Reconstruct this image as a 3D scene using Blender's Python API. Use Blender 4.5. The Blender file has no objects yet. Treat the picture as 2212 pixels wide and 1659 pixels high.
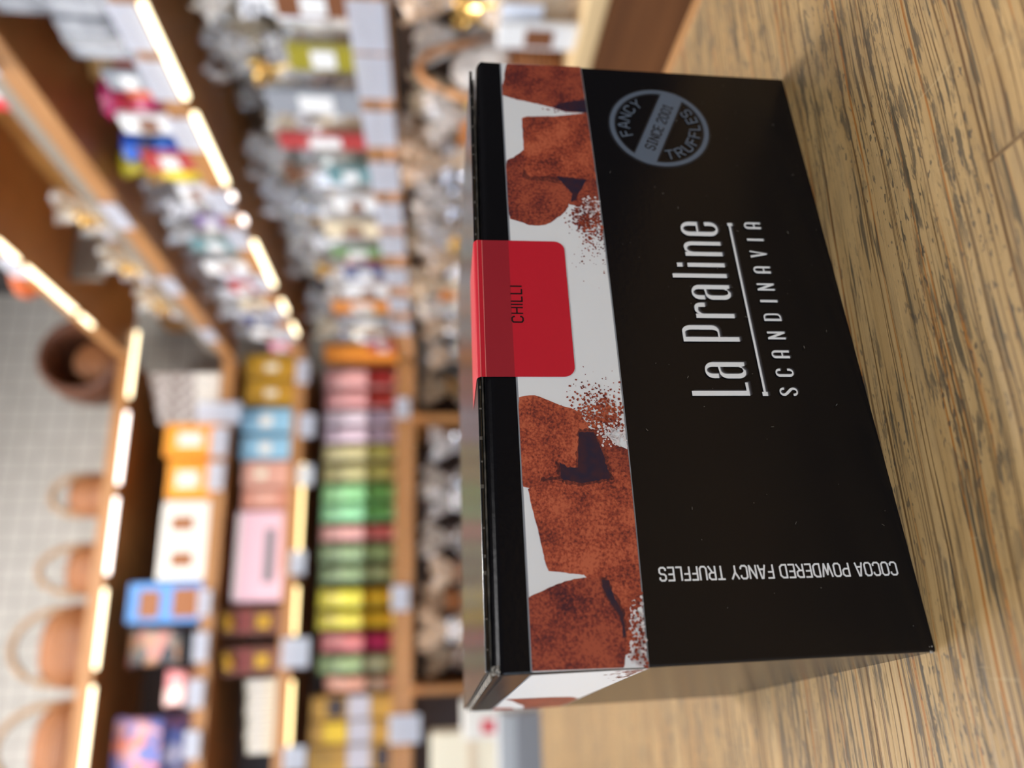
import bpy, bmesh, math, random
from mathutils import Vector, Matrix
PI = math.pi
R = math.radians
SC = bpy.context.scene
COL = SC.collection

# ------------------------------------------------------------------ camera, world, exposure
FPX, PITCH, YAW, CAM_H = 1667.0, 0.0996, R(17.5), 0.07854
RIGHT = Vector((math.cos(YAW), -math.sin(YAW), 0))
FWD0 = Vector((math.sin(YAW), math.cos(YAW), 0))
UPZ = Vector((0, 0, 1))
FWD = FWD0*math.cos(PITCH) - UPZ*math.sin(PITCH)
UPC = FWD0*math.sin(PITCH) + UPZ*math.cos(PITCH)
CAM = Vector((0, 0, CAM_H))
cd = bpy.data.cameras.new('camera')
co = bpy.data.objects.new('camera', cd)
COL.objects.link(co)
# the phone was held so that the picture lies on its side: the picture's right is the world's down
cx, cy, cz = -UPC, RIGHT, -FWD
co.matrix_world = Matrix(((cx.x, cy.x, cz.x, CAM.x), (cx.y, cy.y, cz.y, CAM.y), (cx.z, cy.z, cz.z, CAM.z), (0, 0, 0, 1)))
cd.sensor_fit = 'HORIZONTAL'
cd.sensor_width = 36.0
cd.lens = FPX/2212.0*36.0
cd.clip_start = 0.005
cd.clip_end = 30
cd.dof.use_dof = True
cd.dof.focus_distance = 0.134
cd.dof.aperture_fstop = cd.lens/2.8
SC.camera = co

world = bpy.data.worlds.new('world')
SC.world = world
world.use_nodes = True
world.node_tree.nodes['Background'].inputs[0].default_value = (0.9, 0.92, 1, 1)
world.node_tree.nodes['Background'].inputs[1].default_value = 0.02
SC.view_settings.view_transform = 'Standard'
SC.view_settings.look = 'None'
SC.view_settings.exposure = 0.16
SC.view_settings.gamma = 1.0
SC.view_settings.use_curve_mapping = False
SC.cycles.use_denoising = True
SC.cycles.max_bounces = 8
SC.cycles.transparent_max_bounces = 16
SC.cycles.sample_clamp_indirect = 6.0

# ------------------------------------------------------------------ helpers
def lin(c):
    return tuple((v/255/12.92 if v/255 <= 0.04045 else ((v/255+0.055)/1.055)**2.4) for v in c) + (1,)

def ray_to(x, y, p0, n):
    """where the sight line through a photo pixel meets a plane of the place"""
    d = FWD + RIGHT*((1659-y)-829.5)/FPX + UPC*(1106-x)/FPX
    return CAM + d*((Vector(p0)-CAM).dot(Vector(n))/d.dot(Vector(n)))
def at_back(x, y, Y=2.0):
    q = ray_to(x, y, (0, Y, 0), (0, 1, 0)); return q.x, q.z
def at_side(x, y, X=0.70):
    q = ray_to(x, y, (X, 0, 0), (1, 0, 0)); return q.y, q.z

def new_mat(name):
    m = bpy.data.materials.new(name)
    m.use_nodes = True
    return m, m.node_tree, m.node_tree.nodes['Principled BSDF']

def mat(name, rgb, rough=0.5, metal=0.0, rgb2=None, scale=20.0, spec=0.5, bump=0.0, bscale=60.0, detail=3.0, stretch=None, lo=0.35, hi=0.65):
    m, nt, b = new_mat(name)
    b.inputs['Roughness'].default_value = rough
    b.inputs['Metallic'].default_value = metal
    b.inputs['Specular IOR Level'].default_value = spec
    b.inputs['Base Color'].default_value = lin(rgb)
    tc = nt.nodes.new('ShaderNodeTexCoord')
    src = tc.outputs['Object']
    if stretch:
        mp = nt.nodes.new('ShaderNodeMapping'); mp.inputs['Scale'].default_value = stretch
        nt.links.new(src, mp.inputs[0]); src = mp.outputs[0]
    if rgb2:
        n = nt.nodes.new('ShaderNodeTexNoise'); n.inputs['Scale'].default_value = scale; n.inputs['Detail'].default_value = detail
        nt.links.new(src, n.inputs['Vector'])
        r = nt.nodes.new('ShaderNodeValToRGB')
        r.color_ramp.elements[0].position = lo; r.color_ramp.elements[1].position = hi
        r.color_ramp.elements[0].color = lin(rgb); r.color_ramp.elements[1].color = lin(rgb2)
        nt.links.new(n.outputs['Fac'], r.inputs[0]); nt.links.new(r.outputs[0], b.inputs['Base Color'])
    if bump:
        n2 = nt.nodes.new('ShaderNodeTexNoise'); n2.inputs['Scale'].default_value = bscale; n2.inputs['Detail'].default_value = 4
        nt.links.new(src, n2.inputs['Vector'])
        bp = nt.nodes.new('ShaderNodeBump'); bp.inputs['Strength'].default_value = bump; bp.inputs['Distance'].default_value = 0.01
        nt.links.new(n2.outputs['Fac'], bp.inputs['Height']); nt.links.new(bp.outputs[0], b.inputs['Normal'])
    return m

def mat_patches(name, cols, scale=30.0, rough=0.4):
    """printed pack with many small coloured pictures"""
    m, nt, b = new_mat(name)
    b.inputs['Roughness'].default_value = rough
    tc = nt.nodes.new('ShaderNodeTexCoord')
    v = nt.nodes.new('ShaderNodeTexVoronoi'); v.inputs['Scale'].default_value = scale
    nt.links.new(tc.outputs['Object'], v.inputs['Vector'])
    s = nt.nodes.new('ShaderNodeSeparateColor'); nt.links.new(v.outputs['Color'], s.inputs[0])
    r = nt.nodes.new('ShaderNodeValToRGB'); r.color_ramp.interpolation = 'CONSTANT'
    for i, c in enumerate(cols):
        e = r.color_ramp.elements[i] if i < 2 else r.color_ramp.elements.new(i/len(cols))
        e.position = i/len(cols); e.color = lin(c)
    nt.links.new(s.outputs[0], r.inputs[0]); nt.links.new(r.outputs[0], b.inputs['Base Color'])
    return m

def mat_emit(name, rgb, strength):
    m, nt, b = new_mat(name)
    b.inputs['Base Color'].default_value = lin(rgb)
    b.inputs['Emission Color'].default_value = lin(rgb)
    b.inputs['Emission Strength'].default_value = strength
    return m

def tag(o, label=None, cat=None, group=None, kind=None):
    if label: o['label'] = label
    if cat: o['category'] = cat
    if group: o['group'] = group
    if kind: o['kind'] = kind
    return o

def empty(name, loc=(0, 0, 0), rz=0.0):
    o = bpy.data.objects.new(name, None); COL.objects.link(o)
    o.empty_display_size = 0.02
    o.location = loc; o.rotation_euler = (0, 0, rz)
    return o

def link(name, me, m=None, parent=None, loc=(0, 0, 0), rz=0.0):
    o = bpy.data.objects.new(name, me); COL.objects.link(o)
    o.location = loc; o.rotation_euler = (0, 0, rz)
    if parent: o.parent = parent
    if m:
        ms = m if isinstance(m, (list, tuple)) else [m]
        if len(me.materials) == 0:
            for k in ms: me.materials.append(k)
        elif me.materials[0] != ms[0]:
            o.material_slots[0].link = 'OBJECT'; o.material_slots[0].material = ms[0]
    return o

def mesh_of(bm, name='mesh', smooth=False):
    me = bpy.data.meshes.new(name)
    bm.normal_update()
    bm.to_mesh(me); bm.free()
    if smooth:
        for p in me.polygons: p.use_smooth = True
    return me

def box(bm, x0, x1, y0, y1, z0, z1, bevel=0.0, seg=2, mi=0):
    vs = [bm.verts.new(p) for p in ((x0, y0, z0), (x1, y0, z0), (x1, y1, z0), (x0, y1, z0), (x0, y0, z1), (x1, y0, z1), (x1, y1, z1), (x0, y1, z1))]
    fs = [bm.faces.new([vs[i] for i in q]) for q in ((3, 2, 1, 0), (4, 5, 6, 7), (0, 1, 5, 4), (1, 2, 6, 5), (2, 3, 7, 6), (3, 0, 4, 7))]
    for f in fs: f.material_index = mi
    if bevel:
        es = list({e for f in fs for e in f.edges})
        bmesh.ops.bevel(bm, geom=es, offset=bevel, segments=seg, affect='EDGES', profile=0.5)
    return vs

def box_mesh(x0, x1, y0, y1, z0, z1, bevel=0.0, seg=2):
    bm = bmesh.new(); box(bm, x0, x1, y0, y1, z0, z1, bevel, seg); return mesh_of(bm, 'box')

def lathe(bm, prof, n=24, M=None, cap=True, shape=None):
    """rings (radius, z); shape(angle, k) scales the radius"""
    rings = []
    for k, (r, z) in enumerate(prof):
        ring = []
        for i in range(n):
            a = 2*PI*i/n
            s = shape(a, k) if shape else 1
            sx, sy = s if isinstance(s, tuple) else (s, s)
            p = Vector((r*sx*math.cos(a), r*sy*math.sin(a), z))
            ring.append(bm.verts.new(M @ p if M else p))
        rings.append(ring)
    for a, b in zip(rings, rings[1:]):
        for i in range(n):
            bm.faces.new((a[i], a[(i+1) % n], b[(i+1) % n], b[i]))
    if cap:
        bm.faces.new(rings[0][::-1]); bm.faces.new(rings[-1])
    return rings

def tube(bm, pts, rad, n=8, closed=False):
    pts = [Vector(p) for p in pts]
    rings = []
    N = len(pts)
    for i, p in enumerate(pts):
        if closed: t = pts[(i+1) % N]-pts[i-1]
        else: t = pts[min(i+1, N-1)]-pts[max(i-1, 0)]
        t.normalize()
        a = Vector((0, 0, 1)) if abs(t.z) < 0.9 else Vector((1, 0, 0))
        u = t.cross(a).normalized(); v = t.cross(u)
        r = rad[i] if isinstance(rad, (list, tuple)) else rad
        rings.append([bm.verts.new(p+u*r*math.cos(2*PI*k/n)+v*r*math.sin(2*PI*k/n)) for k in range(n)])
    for i in range(N if closed else N-1):
        a, b = rings[i], rings[(i+1) % N]
        for k in range(n):
            bm.faces.new((a[k], a[(k+1) % n], b[(k+1) % n], b[k]))
    if not closed:
        bm.faces.new(rings[0][::-1]); bm.faces.new(rings[-1])

# ------------------------------------------------------------------ unseen ceiling lamps, some added for their light
CEIL = 1.72
HOUSING = mat('lamp_housing', (230, 230, 228), 0.4)
LAMP = mat_emit('lamp_diffuser', (250, 248, 248), 10.5)
SPOTE = mat_emit('spot_lens', (250, 248, 246), 420.0)
panels = [(0.22, 0.95, 'white ceiling panel light added before the right shelving'), (-0.35, 1.35, 'white ceiling panel light in front of the back shelves'),  # panel before the right shelving is added to brighten the goods there
          (0.35, -1.1, 'white ceiling panel light added behind the photographer to the right'), (-0.55, -1.1, 'white ceiling panel light behind the photographer'),  # both panels behind the photographer are added to brighten the box front
          (-1.45, 0.35, 'white ceiling panel light over the left side of the table'), (-1.45, 1.35, 'white ceiling panel light furthest left towards the back')]
for (px, py, lb) in panels:
    t = tag(empty('ceiling_light', (px, py, CEIL)), lb, 'ceiling light', 'ceiling panel lights')
    bm = bmesh.new(); box(bm, -0.31, 0.31, -0.31, 0.31, -0.03, 0, 0.004)
    link('frame', mesh_of(bm), HOUSING, t)
    link('diffuser', box_mesh(-0.29, 0.29, -0.29, 0.29, -0.034, -0.0305), LAMP, t)
spots = [(0.32, 0.85, 'first ceiling spotlight'), (0.25, 1.2, 'second ceiling spotlight'), (0.25, 1.65, 'ceiling spotlight nearest the corner'), (-0.55, 1.65, 'outer ceiling spotlight nearest the back'), (-0.55, 1.2, 'outermost ceiling spotlight towards the back')]
for (px, py, lb) in spots:  # unseen lamps added to put glints on the wrapped bags
    t = tag(empty('added_spotlight', (px, py, CEIL)), 'added small round ' + lb + ' along the right shelving', 'spotlight', 'added ceiling spotlights')
    bm = bmesh.new(); lathe(bm, [(0.045, 0), (0.045, -0.07), (0.038, -0.075), (0.034, -0.06)], 20); link('housing', mesh_of(bm, smooth=True), HOUSING, t)
    bm = bmesh.new(); lathe(bm, [(0.036, -0.078), (0.036, -0.0765)], 20); link('lens', mesh_of(bm), SPOTE, t)

# ------------------------------------------------------------------ room shell
def struct(name, me, m):
    o = link(name, me, m); o['kind'] = 'structure'; return o
def tile_mat():
    m, nt, b = new_mat('grey_wall_tiles')
    tc = nt.nodes.new('ShaderNodeTexCoord')
    mp = nt.nodes.new('ShaderNodeMapping'); mp.inputs['Rotation'].default_value = (R(90), 0, 0)
    nt.links.new(tc.outputs['Object'], mp.inputs[0])
    br = nt.nodes.new('ShaderNodeTexBrick')
    br.offset = 0.0
    br.inputs['Scale'].default_value = 1.0
    br.inputs['Brick Width'].default_value = 0.052; br.inputs['Row Height'].default_value = 0.052
    br.inputs['Mortar Size'].default_value = 0.0024; br.inputs['Mortar Smooth'].default_value = 0.2
    br.inputs['Color1'].default_value = lin((172, 166, 156)); br.inputs['Color2'].default_value = lin((165, 159, 149))
    br.inputs['Mortar'].default_value = lin((130, 124, 115))
    nt.links.new(mp.outputs[0], br.inputs['Vector']); nt.links.new(br.outputs['Color'], b.inputs['Base Color'])
    b.inputs['Roughness'].default_value = 0.55
    return m
PLASTER = mat('plaster', (150, 140, 128), 0.8)
PLASTER_D = mat('dark_plaster', (58, 54, 52), 0.8)
struct('floor', box_mesh(-2.4, 1.14, -2.0, 2.46, -0.97, -0.92), mat('floor_boards', (120, 88, 58), 0.5, rgb2=(95, 66, 42), scale=6, stretch=(8, 1, 1)))
struct('ceiling', box_mesh(-2.4, 1.14, -2.0, 2.46, CEIL, CEIL+0.05), PLASTER)
struct('wall_back', box_mesh(-2.4, 1.14, 2.36, 2.46, -0.92, CEIL), tile_mat())
struct('wall_right', box_mesh(1.04, 1.14, -2.0, 2.36, -0.92, CEIL), PLASTER_D)
struct('wall_left', box_mesh(-2.4, -2.3, -1.9, 2.36, -0.92, CEIL), PLASTER_D)
struct('wall_front', box_mesh(-2.3, 1.04, -2.0, -1.9, -0.92, CEIL), PLASTER_D)
# the shop window behind the photographer, to the left
DAY = mat_emit('daylight_pane', (212, 232, 255), 3.3)
w_ = struct('window_1', box_mesh(-2.1, -0.45, -1.898, -1.89, -0.2, 1.5), DAY)
bm = bmesh.new()
for b_ in ((-2.16, -0.39, -1.899, -1.87, -0.27, -0.2), (-2.16, -0.39, -1.899, -1.87, 1.5, 1.57), (-2.16, -2.1, -1.899, -1.87, -0.2, 1.5), (-0.45, -0.39, -1.899, -1.87, -0.2, 1.5), (-1.295, -1.255, -1.889, -1.87, -0.2, 1.5)): box(bm, *b_)
link('window_frame', mesh_of(bm), HOUSING, w_)
w_ = struct('added_side_pane', box_mesh(-2.298, -2.29, -0.7, 1.0, -0.2, 1.4), mat_emit('added_pane_glow', (218, 234, 255), 3.8))  # no window known here: glowing pane added to brighten the right shelving
bm = bmesh.new()
for b_ in ((-2.299, -2.27, -0.76, 1.06, -0.27, -0.2), (-2.299, -2.27, -0.76, 1.06, 1.4, 1.47), (-2.299, -2.27, -0.76, -0.7, -0.2, 1.4), (-2.299, -2.27, 1.0, 1.06, -0.2, 1.4), (-2.289, -2.27, 0.13, 0.17, -0.2, 1.4)): box(bm, *b_)
link('window_frame', mesh_of(bm), HOUSING, w_)  # frame around the added pane

# ------------------------------------------------------------------ the wooden table
def wood_table_mat():
    m, nt, b = new_mat('worn_oak')
    N, L = nt.nodes.new, nt.links.new
    tc = N('ShaderNodeTexCoord')
    # staves: rows along x
    sep = N('ShaderNodeSeparateXYZ'); L(tc.outputs['Object'], sep.inputs[0])
    mp = N('ShaderNodeMapping'); L(tc.outputs['Object'], mp.inputs[0]); mp.inputs['Location'].default_value = (0.219, 0.0115, 0)
    br = N('ShaderNodeTexBrick'); L(mp.outputs[0], br.inputs['Vector'])
    br.inputs['Scale'].default_value = 1.0; br.inputs['Brick Width'].default_value = 0.34; br.inputs['Row Height'].default_value = 0.055
    br.offset = 0.55; br.inputs['Mortar Size'].default_value = 0.00035; br.inputs['Mortar Smooth'].default_value = 0.6
    br.inputs['Color1'].default_value = (0, 0, 0, 1); br.inputs['Color2'].default_value = (1, 1, 1, 1); br.inputs['Mortar'].default_value = (0.5, 0.5, 0.5, 1)
    sh = N('ShaderNodeVectorMath'); sh.operation = 'SCALE'; L(br.outputs['Color'], sh.inputs[0]); sh.inputs['Scale'].default_value = 3.1
    ad = N('ShaderNodeVectorMath'); ad.operation = 'ADD'; L(tc.outputs['Object'], ad.inputs[0]); L(sh.outputs[0], ad.inputs[1])
    # gentle wander of the grain
    wn = N('ShaderNodeTexNoise'); wn.inputs['Scale'].default_value = 14; L(ad.outputs[0], wn.inputs['Vector'])
    ws = N('ShaderNodeVectorMath'); ws.operation = 'MULTIPLY_ADD'; L(wn.outputs['Color'], ws.inputs[0]); ws.inputs[1].default_value = (0, 0.006, 0); L(ad.outputs[0], ws.inputs[2])
    def streak(sx, sy, detail, rough=0.6):
        p = N('ShaderNodeMapping'); p.inputs['Scale'].default_value = (sx, sy, 1); L(ws.outputs[0], p.inputs[0])
        n = N('ShaderNodeTexNoise'); n.inputs['Scale'].default_value = 1; n.inputs['Detail'].default_value = detail; n.inputs['Roughness'].default_value = rough
        L(p.outputs[0], n.inputs['Vector']); return n.outputs['Fac']
    def ramp(f, a, bb, inv=False):
        r = N('ShaderNodeMapRange'); r.inputs['From Min'].default_value = a; r.inputs['From Max'].default_value = bb
        if inv: r.inputs['To Min'].default_value, r.inputs['To Max'].default_value = 1, 0
        L(f, r.inputs['Value']); return r.outputs['Result']
    def mixc(fac, c1, c2, k=1.0):
        x = N('ShaderNodeMix'); x.data_type = 'RGBA'
        if k != 1.0:
            mm = N('ShaderNodeMath'); mm.operation = 'MULTIPLY'; L(fac, mm.inputs[0]); mm.inputs[1].default_value = k; fac = mm.outputs[0]
        L(fac, x.inputs['Factor'])
        for sck, c in ((x.inputs['A'], c1), (x.inputs['B'], c2)):
            if isinstance(c, tuple): sck.default_value = c
            else: L(c, sck)
        return x.outputs['Result']
    def mul(a, c):
        q = N('ShaderNodeMath'); q.operation = 'MULTIPLY'; L(a, q.inputs[0]); L(c, q.inputs[1]); return q.outputs[0]
    base = mixc(ramp(streak(8, 140, 4), 0.35, 0.68), lin((160, 128, 81)), lin((178, 147, 99)))
    sepc = N('ShaderNodeSeparateColor'); L(br.outputs['Color'], sepc.inputs[0])
    base = mixc(sepc.outputs[0], base, mixc(ramp(streak(8, 160, 4), 0.3, 0.7), lin((149, 117, 72)), lin((168, 136, 89))), 0.7)
    base = mixc(ramp(streak(60, 240, 3), 0.52, 0.70), base, lin((136, 113, 80)), 0.5)      # dull worn haze
    base = mixc(ramp(streak(9, 800, 3, 0.55), 0.590, 0.625), base, lin((152, 92, 26)), 0.8)     # amber lines
    base = mixc(ramp(streak(8, 980, 3, 0.55), 0.600, 0.622), base, lin((84, 58, 28)), 0.85)    # brown grain lines
    base = mixc(ramp(streak(9, 1500, 3, 0.6), 0.580, 0.610), base, lin((92, 68, 40)), 0.75)    # fine brown lines
    patch = ramp(streak(22, 110, 2), 0.42, 0.56)
    base = mixc(mul(ramp(streak(110, 620, 4, 0.7), 0.52, 0.58), patch), base, lin((86, 74, 56)), 0.85)   # grey pores, in drifts
    base = mixc(ramp(streak(34, 700, 3, 0.6), 0.605, 0.63), base, lin((76, 66, 50)), 0.85)    # longer grey cracks
    base = mixc(mul(ramp(streak(420, 1100, 2), 0.60, 0.65), ramp(streak(30, 60, 2), 0.40, 0.55)), base, lin((70, 62, 52)), 0.8)   # short specks
    base = mixc(ramp(streak(900, 60, 2), 0.70, 0.74), base, lin((190, 166, 124)), 0.25)     # faint scratches across
    base = mixc(br.outputs['Fac'], base, lin((84, 56, 26)), 0.8)
    L(base, b.inputs['Base Color'])
    b.inputs['Roughness'].default_value = 0.42
    bp = N('ShaderNodeBump'); bp.inputs['Strength'].default_value = 0.35; bp.inputs['Distance'].default_value = 0.0006
    L(streak(12, 700, 4), bp.inputs['Height']); L(bp.outputs[0], b.inputs['Normal'])
    return m
WOOD_T = wood_table_mat()
t = tag(empty('wooden_table', (-0.4, 0.1, -0.92)), 'worn light oak table the black box stands on', 'table')
def at_table(bm): 
    return mesh_of(bm)
TX0, TX1, TY0, TY1 = -0.95, 0.176, -0.35, 0.62
bm = bmesh.new(); box(bm, TX0+0.4, TX1+0.4, TY0-0.1, TY1-0.1, 0.88, 0.92, 0.0015)
link('tabletop', mesh_of(bm), WOOD_T, t)
TRIMW = mat('orange_oak_trim', (162, 116, 64), 0.45, rgb2=(142, 96, 48), scale=1, stretch=(200, 6, 200))
bm = bmesh.new(); box(bm, TX1+0.4005, TX1+0.4085, TY0-0.1, TY1-0.1, 0.862, 0.919, 0.001)
tag(link('edge_trim', mesh_of(bm), TRIMW, t), 'orange-brown wooden edge strip')
for (lx, ly) in ((TX0+0.05, TY0+0.05), (TX1-0.06, TY0+0.05), (TX0+0.05, TY1-0.06), (TX1-0.06, TY1-0.06)):
    link('leg', box_mesh(lx+0.4-0.03, lx+0.4+0.03, ly-0.1-0.03, ly-0.1+0.03, 0, 0.88, 0.003), TRIMW, t)

# ------------------------------------------------------------------ the black truffle box
BOX_O = RIGHT*(-0.0427) + FWD0*0.1141
BOX_RZ = math.atan2((RIGHT*math.cos(0.4515)+FWD0*math.sin(0.4515)).y, (RIGHT*math.cos(0.4515)+FWD0*math.sin(0.4515)).x)
carton = tag(empty('truffle_box', (BOX_O.x, BOX_O.y, 0.0), BOX_RZ), 'black truffle carton with red sticker standing on the wooden table', 'box')
MM = 0.001
CARD = mat('black_laminated_card', (14, 13, 15), 0.22, spec=0.25, bump=0.02, bscale=900)
CARD_EDGE = mat('raw_card_edge', (70, 66, 60), 0.8, rgb2=(120, 110, 96), scale=500)
def hexa(bm, fx, tx, bk, z1):
    """carton: slightly wider at the top than at the foot"""
    vs = [bm.verts.new(Vector(p)*MM) for p in ((fx[0], 0, 0), (fx[1], 0, 0), (fx[1], bk, 0), (fx[0], bk, 0), (tx[0], 0, z1[0]), (tx[1], 0, z1[1]), (tx[1], bk, z1[1]), (tx[0], bk, z1[0]))]
    for q in ((3, 2, 1, 0), (4, 5, 6, 7), (0, 1, 5, 4), (1, 2, 6, 5), (2, 3, 7, 6), (3, 0, 4, 7)):
        bm.faces.new([vs[i] for i in q])
    return vs
bm = bmesh.new()
vs = hexa(bm, (0.6, 124.5), (-0.6, 126.2), 94.0, (70.1, 69.6))
bmesh.ops.bevel(bm, geom=[e for e in bm.edges if min(e.verts[0].co.z, e.verts[1].co.z) > 0.05], offset=0.0017, segments=5, affect='EDGES', profile=0.5)
bmesh.ops.bevel(bm, geom=[e for e in bm.edges if abs(e.verts[0].co.z-e.verts[1].co.z) > 0.05], offset=0.0004, segments=3, affect='EDGES', profile=0.5)
for e in bm.edges: pass
me = mesh_of(bm); link('carton_body', me, CARD, carton)
# lid panel: a separate sheet lying over the folded front panel, with a dark slit below it
bm = bmesh.new(); box(bm, 0.0, 0.1235, 0.0004, 0.0938, 0.0705, 0.0711, 0.00018, 2)
bmx = mesh_of(bm)
GLOSS = mat('glossy_black_card', (20, 19, 19), 0.22, spec=0.6)
link('lid', bmx, GLOSS, carton)
bm = bmesh.new(); box(bm, -0.0010, 0.122, 0.0012, 0.090, 0.0700, 0.07035, 0.0001, 1)
link('inner_flap', mesh_of(bm), CARD_EDGE, carton)
rnd = random.Random(4)
bm = bmesh.new()
for k in range(26):
    x = 0.004+0.118*k/25+rnd.uniform(-0.0015, 0.0015)
    w = rnd.uniform(0.00012, 0.00035)
    if 0.047 < x < 0.079: continue
    box(bm, x-w, x+w, 0.00028, 0.0008, 0.0705, 0.0709+rnd.uniform(-0.0001, 0.0001))
tag(link('perforation', mesh_of(bm), mat('torn_card', (74, 67, 58), 0.9), carton), 'torn tan perforation nubs along the lid edge')
# scuffed pale bits at the corner fold
bm = bmesh.new()
for k in range(30):
    a = rnd.uniform(0, 1)
    bmesh.ops.create_icosphere(bm, subdivisions=1, radius=rnd.uniform(0.00008, 0.0002), matrix=Matrix.Translation((0.0002+rnd.uniform(-0.0006, 0.0006), rnd.uniform(0.0, 0.0008), 0.0698+rnd.uniform(-0.0008, 0.0003))))
tag(link('worn_corner', mesh_of(bm), mat('frayed_card', (142, 136, 126), 0.9), carton), 'frayed pale paper at the top left corner')
bm = bmesh.new()
for k in range(9):
    bmesh.ops.create_icosphere(bm, subdivisions=1, radius=rnd.uniform(0.00015, 0.0003), matrix=Matrix.Translation((0.0010+rnd.uniform(-0.0004, 0.0005), rnd.uniform(0.0, 0.0004), 0.0006+rnd.uniform(-0.0003, 0.0004))))
tag(link('worn_foot_corner', mesh_of(bm), mat('frayed_card', (142, 136, 126), 0.9), carton), 'frayed pale paper at the lower left corner')

# --- printing on the front: each print lies flat on the front panel (millimetres, x along, z up)
LAYER = 0.00003
def edge_x(z):      # the panel's left and right limit at height z
    return 0.6-1.2*z/70.1, 124.5+1.7*z/70.1
def flat_from_contours(contours, name='print'):
    cu = bpy.data.curves.new(name, 'CURVE'); cu.dimensions = '2D'; cu.fill_mode = 'BOTH'
    for c in contours:
        s = cu.splines.new('POLY'); s.points.add(len(c)-1)
        for p, q in zip(s.points, c): p.co = (q[0], q[1], 0, 1)
        s.use_cyclic_u = True
    ob = bpy.data.objects.new(name, cu); COL.objects.link(ob)
    dg = bpy.context.evaluated_depsgraph_get(); dg.update()
    me = bpy.data.meshes.new_from_object(ob.evaluated_get(dg))
    bpy.data.objects.remove(ob); bpy.data.curves.remove(cu)
    me.materials.clear()
    return me
def put_front(bm, me, layer, mi=0, dx=0.0, dz=0.0):
    """add a flat millimetre mesh (x, y) to bm, standing on the front panel"""
    off = len(bm.verts)
    vs = [bm.verts.new(((v.co.x+dx)*MM, -LAYER*layer, (v.co.y+dz)*MM)) for v in me.vertices]
    for p in me.polygons:
        idx = list(p.vertices)
        n = Vector((0, 0, 0))
        a, b, c = [vs[i].co for i in idx[:3]]
        if (b-a).cross(c-a).y > 0: idx.reverse()
        try: f = bm.faces.new([vs[i] for i in idx]); f.material_index = mi
        except ValueError: pass
def poly(bm, pts, layer, mi=0):
    put_front(bm, flat_from_contours([pts]), layer, mi)

def rough_outline(pts, seed, amp=0.25, step=0.5):
    r = random.Random(seed); out = []
    for i, p in enumerate(pts):
        q = pts[(i+1) % len(pts)]
        d = math.hypot(q[0]-p[0], q[1]-p[1]); n = max(1, int(d/step))
        for k in range(n):
            f = k/n
            out.append((p[0]+(q[0]-p[0])*f+r.uniform(-amp, amp), p[1]+(q[1]-p[1])*f+r.uniform(-amp, amp)))
    return out
def smooth_closed(pts, it=2):
    for _ in range(it):
        o = []
        for i, p in enumerate(pts):
            q = pts[(i+1) % len(pts)]
            o += [(p[0]*.75+q[0]*.25, p[1]*.75+q[1]*.25), (p[0]*.25+q[0]*.75, p[1]*.25+q[1]*.75)]
        pts = o
    return pts
BAND_TOP = 64.35
def band_bot(s):    # the printed band sags a little in the middle of the panel
    u = (s-62.5)/63.0
    return 45.35+0.95*u*u
def clip_band(pts):
    out = []
    for s, z in pts:
        a, b = edge_x(55)
        s = min(max(s, a+0.25), b-0.25)
        out.append((s, min(max(z, band_bot(s)+0.22), BAND_TOP-0.22)))
    return out

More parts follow.
